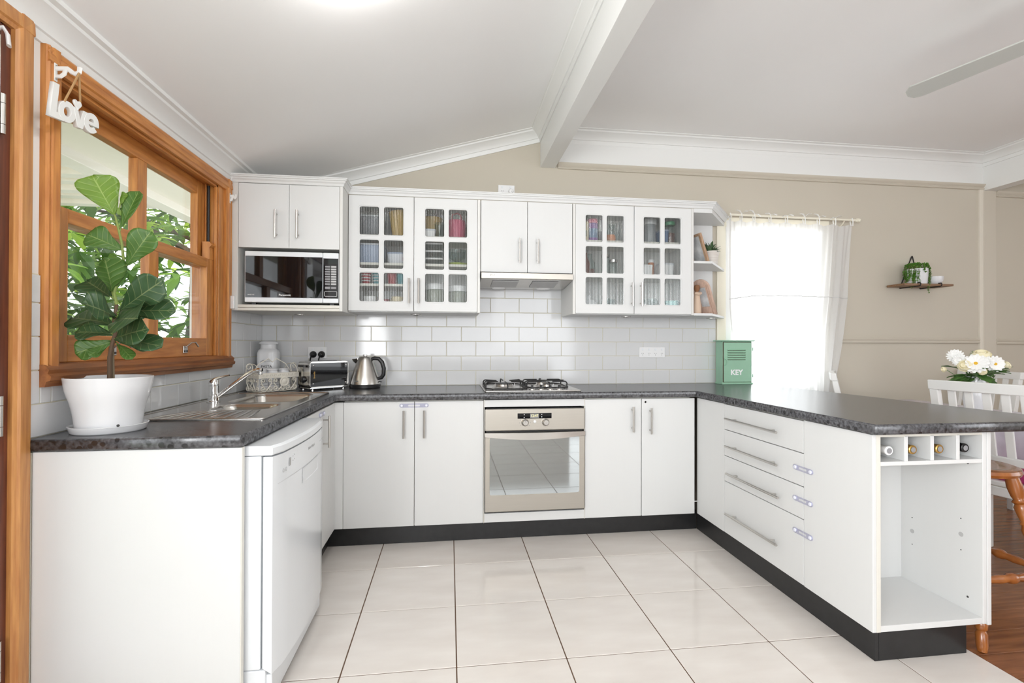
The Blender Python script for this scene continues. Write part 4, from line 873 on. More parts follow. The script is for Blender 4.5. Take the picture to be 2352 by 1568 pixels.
# love sign and its bracket ------------------------------------------------------
def bracket(lab, y, z, s=1, k=1):
    t = thing('curtain_bracket', lab, 'bracket', (.02, y, z), group='white curtain rod brackets')
    box('plate', 'white_paint', t, .022, .0245, y-.006, y+.006, z-.028, z+.028, .001)
    MB().tube([(.024+(a-.024)*k, y+b_*s, z+c_) for a, b_, c_ in ((.024, 0, .012), (.06, .004, .016), (.075, .006, .006), (.085, .006, .002), (.098, .008, .008), (.10, .008, .024))], .0045, 8, flat=1.6).build('arm', 'white_paint', t, smooth=True)
    MB().tube([(.024+(a-.024)*k, y+b_*s, z+c_) for a, b_, c_ in ((.024, 0, -.012), (.04, 0, -.012), (.05, .003, -.002), (.055, .003, .012))], .004, 8, flat=1.6).build('brace', 'white_paint', t, smooth=True)
    for q in (-.02, .02): MB().lathe([(.003, 0), (.003, .0015)], (.0245, y, z+q), 8, 'x').build('screw', 'steel', t)
bracket('white rod bracket holding the love sign at the near end of the timber window', -1.712, 1.985, 1, .8)
bracket('white rod bracket at the far end of the timber window beside the microwave cabinet', -.520, 1.955, 1, .33)
t = thing('love_sign', 'white wooden love sign hanging on twine at the window corner', 'sign', (.075, -1.69, 1.87))
SR = frame((.070, -1.712, 1.862), (0, 1, .10), (0, -.10, 1))
LT = .0105
ell = lambda cx, cy, a, b_, n=26: [(cx+a*math.cos(2*PI*k/n)+.22*b_*math.sin(2*PI*k/n), cy+b_*math.sin(2*PI*k/n)) for k in range(n)]
earc = [(.072+.033*math.cos(a)+.007*math.sin(a), -.006+.033*math.sin(a)) for a in [math.radians(2+320*k/24) for k in range(25)]]+[(.072+.014*math.cos(a)+.003*math.sin(a), -.006+.014*math.sin(a)) for a in [math.radians(322-300*k/20) for k in range(21)]]+[(.072+.012, -.002), (.058, -.002), (.056, -.012), (.104, -.012)]
for pts, hl in (([(-.097, -.040), (-.072, .064), (-.050, .064), (-.069, -.020), (-.040, -.020), (-.044, -.040)], []), (ell(-.027, -.006, .034, .033), [ell(-.027, -.006, .014, .0145, 18)]),
                ([(-.002, .020), (.017, .020), (.023, -.012), (.040, .022), (.060, .022), (.032, -.038), (.010, -.038)], []), (earc, [])):
    LT += .0009; plate('letter', 'white_paint', t, pts, hl, LT, SR, .001)
hp = [(.016*math.sin(a)**3, .013*math.cos(a)-.005*math.cos(2*a)-.002*math.cos(3*a)-.001*math.cos(4*a)) for a in [k*2*PI/28 for k in range(28)]]
plate('heart', 'white_paint', t, hp, [], .006, SR @ Matrix.Translation((.010, .030, .009)), .001)
HK = (.085, -1.707, 1.990)
for q in ((-.036, .02), (.030, .035)):
    P = SR @ Vector((q[0], q[1], .004)); mid = (P+Vector(HK))*.5
    MB().tube([HK, mid+Vector((0, 0, -.001)), P], .003, 6).build('twine', 'twine', t)
# canisters and scroll basket -----------------------------------------------------
def canister(cx, cy, z, r, h, rz, lab, word, group=None, sub=True, parts=True):
    t = thing('canister', lab, 'canister', (cx, cy, z), rz, group)
    ol = lambda i, z_: [Vector((a, b_, z_)) for a, b_ in rrect(-r+i, r-i, -r+i, r-i, max(.012, r*.45-i*.2), 4)]
    circ = lambda q, z_: [Vector((q*math.cos(PI/4*0+2*PI*k/20+PI/4-.39*0), q*math.sin(2*PI*k/20+PI/4), z_)) for k in range(20)]
    n = len(ol(0, 0))
    cir = lambda q, z_: [Vector((q*math.cos(math.atan2(p.y, p.x)), q*math.sin(math.atan2(p.y, p.x)), z_)) for p in ol(0, 0)]
    MB().loft([ol(.004, 0), ol(0, .006), ol(0, h*.74), ol(r*.10, h*.80), cir(r*.86, h*.825), cir(r*.82, h*.84), cir(r*.82, h*.92)]).build('jar', 'white_ceramic', t, smooth=True, local=True, ang=55)
    MB().lathe([(r*.90, h*.92), (r*.95, h*.935), (r*.93, h*.96), (r*.7, h*.99), (.001, h)], (0, 0, 0), 24).build('lid', 'white_ceramic', t, smooth=True, local=True, ang=60)
    def w_(body, s, zz, bold=.0002):
        o = text('lettering', body, s, frame((0, -r-.0006, zz), (1, 0, 0), (0, 0, 1)), 'dark_print', t, .0003, bold); o.data.transform(Matrix.Translation(Vector(t.location)))
    w_(word, r*.36, h*.46); w_('TRADE MARK', r*.12, h*.56, 0); w_('Quality Kitchen Collection', r*.13, h*.26, 0); w_('FINEST INGREDIENTS', r*.13, h*.37, 0)
    ar = 'MAXWELL & WILLIAMS'                                                     # arched maker's name
    for k, chh in enumerate(ar):
        if chh == ' ': continue
        a = (k-(len(ar)-1)/2)*.088
        o = text('lettering', chh, r*.12, frame((r*.78*math.sin(a), -r-.0006, h*.60-r*.78*(1-math.cos(a))), (math.cos(a), 0, -math.sin(a)), (math.sin(a), 0, math.cos(a))), 'dark_print', t, .0003); o.data.transform(Matrix.Translation(Vector(t.location)))
    return t
canister(.092, -.125, ZC+.0005, .060, .302, .12, 'tall white lidded canister marked PASTA in the corner', 'PASTA')
BA = math.atan2(.184, .154); BC = Vector((.155, -.444, 0)); bx = Vector((math.cos(BA), math.sin(BA), 0)); by = Vector((-math.sin(BA), math.cos(BA), 0)); BL, BW, BH = .228, .128, .112
for k, wd in enumerate(('TEA', 'COFFEE', 'SUGAR')):
    q = BC+bx*(.042+.072*k)+by*.064; canister(q.x, q.y, ZC+.0065, .034, .128, BA, ('white TEA canister nearest the tap in the scroll basket', 'white middle canister in the scroll basket', 'white canister beside the toaster in the scroll basket')[k], wd, 'small canisters in the basket')
t = thing('scroll_basket', 'cream metal scrollwork basket holding small canisters by the sink', 'basket', (BC.x, BC.y, ZC), BA)
MB().box(0, BL, 0, BW, .002, .006).build('floor', 'cream_metal', t, local=True, bevel=.001)
bd = MB(); th = .003; sp = .008
bd.box(-sp, BL+sp, -sp-th, -sp, .082, BH); bd.box(-sp, BL+sp, BW+sp, BW+sp+th, .082, BH); bd.box(-sp-th, -sp, -sp-th, BW+sp+th, .082, BH); bd.box(BL+sp, BL+sp+th, -sp-th, BW+sp+th, .082, BH)
bd.build('band', 'cream_metal', t, local=True)
def spiral(c, r, a0, turns, X, Y, n=14): return [Vector(c)+Vector(X)*(r*(1-.72*k/n)*math.cos(a0+turns*2*PI*k/n))+Vector(Y)*(r*(1-.72*k/n)*math.sin(a0+turns*2*PI*k/n)) for k in range(n+1)]
def scroll(pts, nm='scroll', r=.0032): MB().tube(pts, r, 6).build(nm, 'cream_metal', t, smooth=True, local=True)
Zv = (0, 0, 1)
for side, Xv, o0, ln in (((0, -1, 0), (1, 0, 0), (0, -.006, 0), BL), ((-1, 0, 0), (0, 1, 0), (-.006, 0, 0), BW), ((1, 0, 0), (0, 1, 0), (BL+.006, 0, 0), BW), ((0, 1, 0), (1, 0, 0), (0, BW+.006, 0), BL)):
    X = Vector(Xv); o0 = Vector(o0); n = 3 if ln > .2 else 2
    for k in range(n):
        c = o0+X*(ln*(k+.5)/n); w = ln/n*.5
        for s in (-1, 1):
            tr = spiral(c+X*s*w*.45+Vector((0, 0, .064)), .014, PI/2 if s > 0 else PI/2, s*-1.1, X, Zv)
            scroll([c+Vector((0, 0, .012)), c+X*s*w*.35+Vector((0, 0, .03)), c+X*s*w*.8+Vector((0, 0, .052)), c+X*s*w*.85+Vector((0, 0, .068))]+spiral(c+X*s*w*.55+Vector((0, 0, .067)), .012, 0 if s > 0 else PI, s*1.1, X, Zv))
            scroll([c+X*s*w*.1+Vector((0, 0, .008))]+spiral(c+X*s*w*.55+Vector((0, 0, .022)), .014, -PI/2, s*1.2, X, Zv))
    for k in range(int(ln/.025)):                                                    # embossed curls of the band
        c = o0+X*(ln*(k+.5)/int(ln/.025))+Vector(side)*.006+Vector((0, 0, .098)); scroll(spiral(c, .009, 0, 1.1, X, Zv, 9), 'band_curl', .0014)
MB().lathe([(.030, 0), (.030, .004), (.024, .006), (.018, .004), (.012, .007), (.001, .008)], (0, 0, 0), 20).xf(Matrix.Translation((.145, -.010, .058)) @ Matrix.Rotation(PI/2, 4, 'X')).build('rosette', 'cream_metal', t, smooth=True, local=True)
for s in (-1, 1):                                                                     # wire handles with curled ends
    xe = -.006 if s < 0 else BL+.006; yc = BW/2
    scroll([Vector((xe, -.004, BH))]+[Vector((xe, yc-BW*.55*math.cos(PI*k/8)*(1-.0), BH+.052*math.sin(PI*k/8))) for k in range(1, 8)]+[Vector((xe, BW+.004, BH))], 'handle_wire', .0025)
scroll([Vector((-.004, BW/2, BH)), Vector((.03, BW/2, BH+.05)), Vector((.09, BW/2, BH+.082)), Vector((BL/2, BW/2, BH+.06)), Vector((BL/2+.025, BW/2, BH+.082)), Vector((BL-.03, BW/2, BH+.05)), Vector((BL+.004, BW/2, BH))], 'handle_wire', .0025)
for xe, s in ((-.01, -1), (BL+.01, 1)): scroll([Vector((xe, BW/2, BH))]+spiral((xe+s*.016, BW/2, BH+.035), .022, PI/2+s*PI/2, -s*1.1, (1, 0, 0), Zv), 'handle_curl', .0028)
# mint key cabinet --------------------------------------------------------------
t = thing('key_cabinet', 'mint green metal key cabinet with louvres standing at the window end of the worktop', 'key cabinet', (3.27, -.06, ZC))
box('body', 'mint', t, 3.158, 3.383, -.098, -.012, ZC+.0005, 1.176, .002)
MB().loft([[Vector((x, y, z)) for y, z in ((-.118, 1.179), (-.110, 1.176), (-.008, 1.176), (-.008, 1.184), (-.110, 1.185), (-.119, 1.183))] for x in (3.138, 3.396)]).build('top', 'mint', t, bevel=.001); box('foot_rim', 'mint', t, 3.152, 3.388, -.108, -.010, ZC+.0005, ZC+.012, .002)
box('gap', 'gap_brown', t, 3.1605, 3.379, -.0995, -.098, .884, 1.172, 0)
d = box('door', 'mint', t, 3.166, 3.377, -.1035, -.0992, .887, 1.168, .0015)
for k in range(5): z = 1.116-.0165*k; MB().loft([[Vector((x, y, zz)) for y, zz in ((-.1035, z+.006), (-.1095, z-.002), (-.1035, z-.005))] for x in (3.194, 3.332)]).build('louvre', 'mint', d, smooth=True, ang=20); box('slit', 'gap_brown', d, 3.195, 3.331, -.1042, -.1035, z-.0078, z-.0052, 0)
MB().tube([(3.170, -.104, 1.054), (3.180, -.112, 1.049), (3.184, -.116, 1.030), (3.180, -.112, 1.011), (3.170, -.104, 1.006)], .003, 8).build('pull', 'mint', d, smooth=True)
text('lettering', 'KEY', .052, FACE_BACK(3.264, -.1039, .953), 'white_print', d, .0004, .0016)
for z in (1.12, .93): MB().tube([(3.386, -.104, z-.012), (3.386, -.104, z+.012)], .004, 8).build('hinge', 'mint', t, smooth=True)

t.location.y -= .045
# ================================================================== INSIDE THE GLASS CABINETS
PAL = {'c_grey': (.10, .105, .115), 'c_yellow': (.55, .38, .12), 'c_pink': (.55, .10, .18), 'c_plum': (.35, .05, .10), 'c_blue': (.30, .36, .48), 'c_pale': (.62, .64, .68), 'c_white': (.75, .75, .75), 'c_lime': (.45, .55, .12), 'c_red': (.40, .04, .05),
       'c_teal': (.12, .38, .42), 'c_cream': (.68, .58, .38), 'c_sage': (.26, .28, .22), 'c_purple': (.16, .06, .28), 'c_orange': (.50, .17, .05), 'c_dark': (.03, .03, .03), 'c_brown': (.15, .04, .02), 'c_aqua': (.30, .62, .60), 'c_steel': (.35, .37, .38), 'c_green': (.03, .30, .12), 'c_navy': (.08, .16, .30)}
for k_, v_ in PAL.items(): mat(k_, v_, .35)
def pot_(name, lab, cat, x, y, z, prof, m, n=22, extra=None, group=None):
    t = thing(name, lab, cat, (x, y, z), group=group)
    MB().lathe(prof, (x, y, z), n).build('body', m, t, smooth=True, ang=45)
    for nm, pr, mm in (extra or []): MB().lathe(pr, (x, y, z), n).build(nm, mm, t, smooth=True, ang=45)
    return t
def cup(r0, r1, h, th=.003): return [(r0*.9, 0), (r0, .004), (r1, h), (r1-th, h), (r0-th, .008), (.001, .008)]
def tub(name, lab, cat, x, y, z, w, d, h, m, lidm):
    t = thing(name, lab, cat, (x, y, z)); f = .92
    MB().loft([[Vector((x+a*s, y+b_*s, z+zz)) for a, b_ in rrect(-w/2, w/2, -d/2, d/2, .014, 3)] for zz, s in ((.0, f-.02), (.004, f), (h-.012, 1))]).build('body', m, t, smooth=True)
    MB().loft([[Vector((x+a*s, y+b_*s, z+zz)) for a, b_ in rrect(-w/2, w/2, -d/2, d/2, .014, 3)] for zz, s in ((h-.0115, 1.03), (h-.003, 1.03), (h, .98))]).build('lid', lidm, t, smooth=True); return t
def mug(lab, x, y, z, r, h, m, a=0, band=None):
    t = thing('mug', lab, 'mug', (x, y, z)); MB().lathe(cup(r*.94, r, h), (x, y, z), 24).build('body', m, t, smooth=True, ang=45)
    ca, sa = math.cos(a), math.sin(a); MB().tube([(x+ca*(r*.97+q[0]), y+sa*(r*.97+q[0]), z+h*q[1]) for q in ((0, .8), (.018, .78), (.026, .5), (.016, .22), (0, .2))], .0045, 8).build('handle', m, t, smooth=True)
    if band: MB().lathe([(r*1.005, h*.3), (r*1.012, h*.32), (r*1.012, h*.6), (r*1.005, h*.62)], (x, y, z), 24).build('band', band, t)
YI = -.17
A1, A2, A3, A0 = 1.8285, 1.6555, 1.5255, 1.3635
# beside the microwave: top shelf
tub('storage_tub', 'dark grey storage tub on the top shelf nearest the microwave cabinet', 'tub', .735, YI, A1, .15, .20, .13, 'c_grey', 'c_steel')
t = thing('fluted_basket', 'yellow fluted basket on the top shelf above a plum cloth', 'basket', (.93, YI, A1))
MB().loft([[Vector((.93+r*(1+.05*math.cos(20*a))*math.cos(a), YI+r*(1+.05*math.cos(20*a))*math.sin(a), A1+z)) for a in [2*PI*k/80 for k in range(80)]] for z, r in ((0, .06), (.02, .065), (.17, .088), (.172, .083), (.03, .06))]).build('body', 'c_yellow', t, smooth=True)
pot_('yellow_bowl', 'yellow bowl at the back of the top shelf behind the pink jug', 'bowl', 1.11, -.10, A1, [(.03, 0), (.05, .05), (.07, .16), (.067, .16), (.04, .05), (.001, .02)], 'c_yellow')
t = pot_('pink_jug', 'pink jug with a red loop handle on the top shelf', 'jug', 1.27, YI, A1, [(.058, 0), (.062, .01), (.066, .10), (.060, .13), (.057, .13), (.06, .1), (.05, .01), (.001, .008)], 'c_pink')
MB().tube([(1.24, YI-.03, A1+.128), (1.245, YI-.03, A1+.165), (1.28, YI-.03, A1+.175), (1.30, YI-.03, A1+.16), (1.305, YI-.03, A1+.128)], .005, 8).build('handle', 'c_red', t, smooth=True)
pot_('glass_tumbler', 'patterned clear tumbler on the top shelf between bowl and pink jug', 'tumbler', 1.165, -.22, A1, cup(.03, .035, .10), 'jar_glass')
tub('storage_tub', 'small white plastic tub on the top shelf beside the central door gap', 'tub', 1.09, -.24, A1, .10, .09, .05, 'c_white', 'c_pale')
# middle shelf
tub('storage_tub', 'blue grey plastic tub on the middle shelf nearest the microwave cabinet', 'tub', .74, YI, A2, .16, .20, .125, 'c_blue', 'c_pale')
tub('storage_tub', 'pale flower-print tub on the middle shelf', 'tub', .90, YI, A2, .12, .18, .075, 'c_pale', 'c_blue')
pot_('patterned_jar', 'white jar with a red print on the middle shelf', 'jar', .972, -.28, A2, [(.03, 0), (.034, .006), (.034, .07), (.03, .08), (.001, .082)], 'c_white', extra=[('print', [(.0345, .015), (.0348, .017), (.0348, .035), (.0345, .037)], 'c_pink')])
for k in range(3): tub('storage_tub', ('lowest', 'middle', 'topmost')[k]+' of three stacked clear food tubs on the middle shelf', 'tub', 1.125, YI, A2+.048*k, .12, .16, .047, 'jar_glass', 'c_white')
pot_('lime_plate', 'lime green plate under glass bowls on the middle shelf', 'plate', 1.275, YI, A2, [(.05, 0), (.08, .012), (.085, .02), (.08, .02), (.05, .006), (.001, .006)], 'c_lime')
pot_('glass_bowl', 'clear glass bowl standing on the lime plate', 'bowl', 1.275, YI, A2+.0205, [(.03, 0), (.055, .04), (.062, .09), (.06, .09), (.05, .04), (.001, .008)], 'jar_glass')
# lower half shelf
for x, m_, b_, lab in ((.705, 'c_red', 'c_white', 'red and white striped cup on the lower half shelf'), (.775, 'c_teal', 'c_white', 'teal gingham cup on the lower half shelf'), (.865, 'c_red', None, 'plain dark red cup on the lower half shelf'), (.925, 'c_teal', None, 'plain teal cup on the lower half shelf')):
    pot_('cup', lab, 'cup', x, -.22, A3, cup(.024, .031, .075), m_, extra=[('stripe', [(.0295, z), (.031, z+.006)], b_) for z in (.02, .038, .056)] if b_ else None)
mug('white mug on the cabinet floor nearest the microwave', .735, -.24, A0, .043, .085, 'c_white', .5); mug('cream mug on the cabinet floor beside the door handle', .905, -.24, A0, .043, .085, 'c_cream', 2.6)
mug('small red patterned mug between the white and cream mugs', .815, -.16, A0, .034, .075, 'c_red', 1.2, 'c_white')
pot_('tall_jar', 'tall grey jar with a white lid on the cabinet floor left of its twin', 'jar', 1.135, YI, A0, [(.06, 0), (.068, .01), (.068, .13), (.06, .14)], 'c_sage', extra=[('lid', [(.071, .14), (.073, .145), (.073, .172), (.065, .18), (.001, .182)], 'c_white')])
pot_('tall_jar', 'tall grey jar with a white lid on the cabinet floor nearest the range hood', 'jar', 1.285, YI, A0, [(.06, 0), (.068, .01), (.068, .12), (.06, .13)], 'c_sage', extra=[('lid', [(.071, .13), (.073, .135), (.073, .165), (.065, .17), (.001, .172)], 'c_white')])
# beside the corner shelves
B1, B2, B0 = 1.8365, 1.6125, 1.3635
o = thing('recipe_box', 'cream narrow box on the top shelf beside the purple jar', 'box', (2.115, YI, B1)); box('body', 'c_cream', o, 2.085, 2.142, -.26, -.10, B1, B1+.13, .003); box('spine', 'c_sage', o, 2.10, 2.128, -.2615, -.26, B1+.03, B1+.07, 0)
pot_('supplement_jar', 'purple jar with a pink screw lid on the top shelf', 'jar', 2.185, -.2, B1, [(.036, 0), (.039, .005), (.039, .12), (.034, .13)], 'c_purple', extra=[('lid', [(.037, .13), (.038, .132), (.038, .155), (.035, .158), (.001, .158)], 'c_pink'), ('label', [(.0395, .03), (.0397, .032), (.0397, .09), (.0395, .092)], 'c_navy')])
pot_('spice_jar', 'orange spice jar on the top shelf in front of a dark mug', 'jar', 2.295, -.25, B1, [(.030, 0), (.034, .01), (.034, .035), (.028, .045), (.001, .046)], 'c_orange')
mug('dark mug on the top shelf behind the orange spice jar', 2.255, -.15, B1, .036, .085, 'c_dark', PI)
pot_('glass_carafe', 'clear glass carafe on the top shelf beside the dark mug', 'carafe', 2.35, -.13, B1, [(.04, 0), (.046, .01), (.046, .09), (.03, .12), (.03, .15), (.028, .15), (.028, .12), (.001, .1)], 'jar_glass')
pot_('steel_canister', 'slim steel canister on the top shelf beside the white-lidded jar', 'canister', 2.515, -.2, B1, [(.034, 0), (.036, .004), (.036, .15), (.033, .155), (.001, .156)], 'steel')
pot_('preserve_jar', 'grey glass jar with a wide white lid on the top shelf', 'jar', 2.60, YI, B1, [(.04, 0), (.044, .006), (.044, .135), (.042, .14)], 'c_steel', extra=[('lid', [(.05, .14), (.051, .142), (.051, .175), (.048, .178), (.001, .178)], 'c_white')])
tub('storage_tub', 'blue box on the top shelf beside the green-lidded jar', 'tub', 2.675, -.2, B1, .06, .12, .095, 'c_navy', 'c_blue')
pot_('coffee_jar', 'glass coffee jar with a green lid on the top shelf', 'jar', 2.735, -.2, B1, [(.034, 0), (.037, .006), (.037, .12), (.033, .135)], 'jar_glass', extra=[('lid', [(.036, .135), (.037, .137), (.037, .158), (.034, .16), (.001, .16)], 'c_green'), ('coffee', [(.033, .008), (.034, .01), (.034, .08), (.001, .082)], 'c_brown')])
pot_('spice_jar', 'brown sauce bottle on the middle shelf at the hinge side', 'bottle', 2.125, -.22, B2, [(.033, 0), (.036, .006), (.036, .06), (.034, .09), (.02, .12), (.018, .15)], 'c_brown', extra=[('cap', [(.02, .15), (.02, .172), (.001, .173)], 'steel')])
pot_('oil_bottle', 'amber bottle on the middle shelf behind the brown sauce', 'bottle', 2.185, -.14, B2, [(.03, 0), (.034, .006), (.034, .055), (.001, .056)], 'c_brown', extra=[('glass', [(.035, .056), (.035, .10), (.016, .13), (.016, .16)], 'jar_glass')])
for k, (x, hh, mm, lab) in enumerate(((2.27, .12, 'jar_glass', 'clear spice jar on the middle shelf with a steel lid'), (2.325, .085, 'jar_glass', 'short clear spice jar on the middle shelf beside the taller one'))):
    pot_('spice_jar', lab, 'jar', x, -.22, B2, [(.026, 0), (.028, .005), (.028, hh), (.025, hh+.005)], mm, extra=[('lid', [(.027, hh+.005), (.028, hh+.007), (.028, hh+.025), (.001, hh+.026)], 'steel')])
tub('medicine_box', 'white box with a black-capped bottle behind it on the middle shelf', 'box', 2.545, -.25, B2, .075, .05, .075, 'c_white', 'c_white')
pot_('black_cap_bottle', 'white bottle with a black cap on the middle shelf behind a white box', 'bottle', 2.535, -.16, B2, [(.026, 0), (.028, .006), (.028, .09), (.022, .1)], 'c_white', extra=[('cap', [(.024, .1), (.024, .13), (.001, .131)], 'c_dark')])
pot_('pill_bottle', 'amber pill bottle on the middle shelf', 'bottle', 2.60, -.2, B2, [(.02, 0), (.022, .004), (.022, .095), (.02, .1)], 'c_orange', extra=[('cap', [(.022, .1), (.022, .12), (.001, .121)], 'c_white')])
tub('medicine_box', 'wide white carton on the middle shelf nearest the corner shelves', 'box', 2.70, -.2, B2, .10, .09, .095, 'c_white', 'c_pale')
t = pot_('sugar_bowl', 'white sugar bowl with a knobbed lid on the cabinet floor', 'bowl', 2.155, -.22, B0, [(.03, 0), (.05, .015), (.058, .045), (.045, .07), (.04, .072)], 'c_white', extra=[('lid', [(.041, .072), (.035, .082), (.012, .09), (.010, .1), (.014, .108), (.008, .118), (.001, .119)], 'c_white')])
mug('small red mug on the cabinet floor between the sugar bowl and the glasses', 2.225, -.1, B0, .026, .06, 'c_red', 0)
for k, (x, yy) in enumerate(((2.285, -.2), (2.335, -.13), (2.55, -.15), (2.60, -.22), (2.655, -.12))):
    pot_('drinking_glass', ('clear drinking glass next to the small red mug', 'clear drinking glass at the central stile', 'clear drinking glass behind the white candle', 'clear drinking glass in the middle of its row', 'clear drinking glass behind the aqua tub')[k], 'glass', x, yy, B0, cup(.026, .031, .10), 'jar_glass', group='drinking glasses on the cabinet floor')
pot_('candle', 'slim white candle jar on the cabinet floor', 'candle', 2.525, -.25, B0, [(.018, 0), (.019, .004), (.019, .06), (.017, .062), (.001, .062)], 'c_white')
t = pot_('aqua_tub', 'aqua lidded tub with blue lettering on the cabinet floor', 'tub', 2.735, -.23, B0, [(.044, 0), (.047, .005), (.05, .07), (.048, .072)], 'c_aqua', extra=[('lid', [(.052, .072), (.053, .074), (.053, .084), (.05, .086), (.001, .086)], 'c_aqua')])
text('lettering', 'Aqua', .03, FACE_BACK(2.735, -.2815, B0+.042), 'c_navy', t, .002)
# open corner shelf things -------------------------------------------------------
t = thing('picture_frame', 'rough timber picture frame leaning on the upper corner shelf', 'picture frame', (2.93, -.2, 1.7095))
LM = frame((2.967, -.205, 1.7105), (-.12, .99, 0), (-.31, -.02, .95))
for a in ((-.08, .08, 0, .018), (-.08, .08, .192, .21), (-.08, -.06, .018, .192), (.06, .08, .018, .192)): MB().box(a[0], a[1], a[2], a[3], -.008, .008).xf(LM).build('rail', 'jute_wood', t, bevel=.001)
MB().box(-.06, .06, .018, .192, -.004, 0).xf(LM).build('photo', 'photo_grey', t)
t = thing('picture_frame', 'pale pink arched wooden picture frame leaning on the lower corner shelf', 'picture frame', (2.99, -.2, 1.3615))
LM = frame((3.035, -.19, 1.3625), (.28, .96, 0), (-.35, .10, .93))
aro = [(-.07, 0), (.07, 0), (.07, .20)]+[(.07*math.cos(a), .20+.06*math.sin(a)) for a in [PI*k/10 for k in range(1, 10)]]+[(-.07, .20)]
LM2 = frame((3.03, -.185, 1.3625), (.38, -.925, 0), (-.36, -.148, .92))
plate('frame', 'pink_wood', t, aro, [[(-.035, .06), (.035, .06), (.035, .20), (-.035, .20)]], .014, LM2, .0015)
MB().box(-.038, .038, .057, .203, -.005, -.001).xf(LM2).build('photo', 'photo_grey', t)
for a in (-.047, .047): MB().box(a-.0008, a+.0008, .005, .215, .0068, .0074).xf(LM2).build('groove', 'brown_hair', t)
t = thing('figurine', 'small cloth-wrapped wooden figurine beside the pink frame', 'figurine', (2.925, -.25, 1.3615))
MB().lathe([(.026, 0), (.030, .01), (.028, .05), (.022, .10), (.018, .135), (.012, .15)], (2.905, -.255, 1.3615), 18).build('robe', 'skin_cloth', t, smooth=True)
MB().tube([(2.885, -.265, 1.500), (2.905, -.278, 1.495), (2.925, -.268, 1.502), (2.93, -.25, 1.51)], [.008, .011, .010, .006], 10).build('scarf', 'skin_cloth', t, smooth=True)
MB().lathe([(.006, .148), (.016, .16), (.020, .178), (.016, .195), (.001, .2)], (2.905, -.255, 1.3615), 16).build('head', 'brown_hair', t, smooth=True)
t = thing('potted_succulent', 'small grey-green succulent in a washed stone pot on the upper corner shelf', 'plant', (3.055, -.17, 1.7095))
MB().lathe([(.040, 0), (.043, .004), (.053, .085), (.056, .088), (.056, .096), (.050, .096), (.046, .075), (.001, .075)], (3.055, -.17, 1.7095), 24).build('pot', 'pot_stone', t, smooth=True)
lm = leaf_mesh(.045, .016, LANCE, .35, .1, .02, 6, 2); lm.materials.append(MATS['succulent']); base = Vector((3.055, -.17, 1.79))-off(t)
for k in range(95):
    a = random.uniform(0, 2*PI); el = random.uniform(.1, 1.35); rr = random.uniform(0, .035); hh = random.uniform(0, .05)*(1 if k % 2 else .4)
    o = bpy.data.objects.new('leaf', lm); col.objects.link(o); o.parent = t; o.location = base+Vector((rr*math.cos(a), rr*math.sin(a)*.8, hh))
    o.rotation_euler = (el, 0, a-PI/2); s = random.uniform(.75, 1.25); o.scale = (s, s, s)

# ================================================================== CURTAIN
t = thing('curtain_rod', 'cream curtain rod with a turned finial above the dining window', 'curtain rod', (3.8, -.07, 2.10))
MB().tube([(3.255, -.07, 2.105), (4.285, -.07, 2.098)], .0085, 12).build('rod', 'cream_paint', t, smooth=True)
MB().lathe([(.009, 0), (.014, .003), (.014, .010), (.009, .013), (.015, .018), (.017, .026), (.012, .034), (.004, .038)], (4.283, -.07, 2.098), 16, 'x').build('finial', 'cream_paint', t, smooth=True)
for x in (3.275, 4.19): MB().tube([(x, -.001, 2.06), (x, -.03, 2.06), (x, -.055, 2.075), (x, -.07, 2.092)], .005, 8).build('bracket', 'cream_paint', t, smooth=True)
t = thing('curtain', 'thin white tie-top curtain glowing over the dining window', 'curtain', (3.75, -.07, .62))
def lerp(tab, z):
    for (z1, x1), (z0, x0) in zip(tab, tab[1:]):
        if z >= z0: return x0+(x1-x0)*(z-z0)/(z1-z0)
    return tab[-1][1]
LE = [(2.08, 3.238), (1.45, 3.255), (1.25, 3.275), (1.03, 3.415), (.87, 3.52), (.62, 3.60)]; RE = [(2.08, 4.262), (1.5, 4.21), (.9, 4.115), (.62, 4.08)]
TIES = [.02, .105, .205, .33, .46, .60, .715, .845, .985]
def ctop(s):
    d = min(abs(s-q) for q in TIES); return 2.066-.26*min(d, .06)
NS, NZ = 220, 46; vs = []; fs = []
for i in range(NS+1):
    s = i/NS; zt = ctop(s)
    for j in range(NZ+1):
        f = j/NZ; z = zt+(.62-zt)*f; x = lerp(LE, z)+(lerp(RE, z)-lerp(LE, z))*s
        tie = sum(math.exp(-((s-q)/.012)**2) for q in TIES)
        amp = (.007+.012*min(1, f*1.6))*(.45+.55*min(1, s*4)); y = -.060-amp*math.sin(2*PI*(9.5*s+.6*math.sin(5*s+1.5*f)))-.006*math.sin(2*PI*(23*s+.3*f))-.010*tie*math.exp(-f*7)
        vs.append((x, y, z))
fs = [(i*(NZ+1)+j, (i+1)*(NZ+1)+j, (i+1)*(NZ+1)+j+1, i*(NZ+1)+j+1) for i in range(NS) for j in range(NZ)]
MB().add(vs, fs).build('cloth', 'voile', t, smooth=True, ang=180)
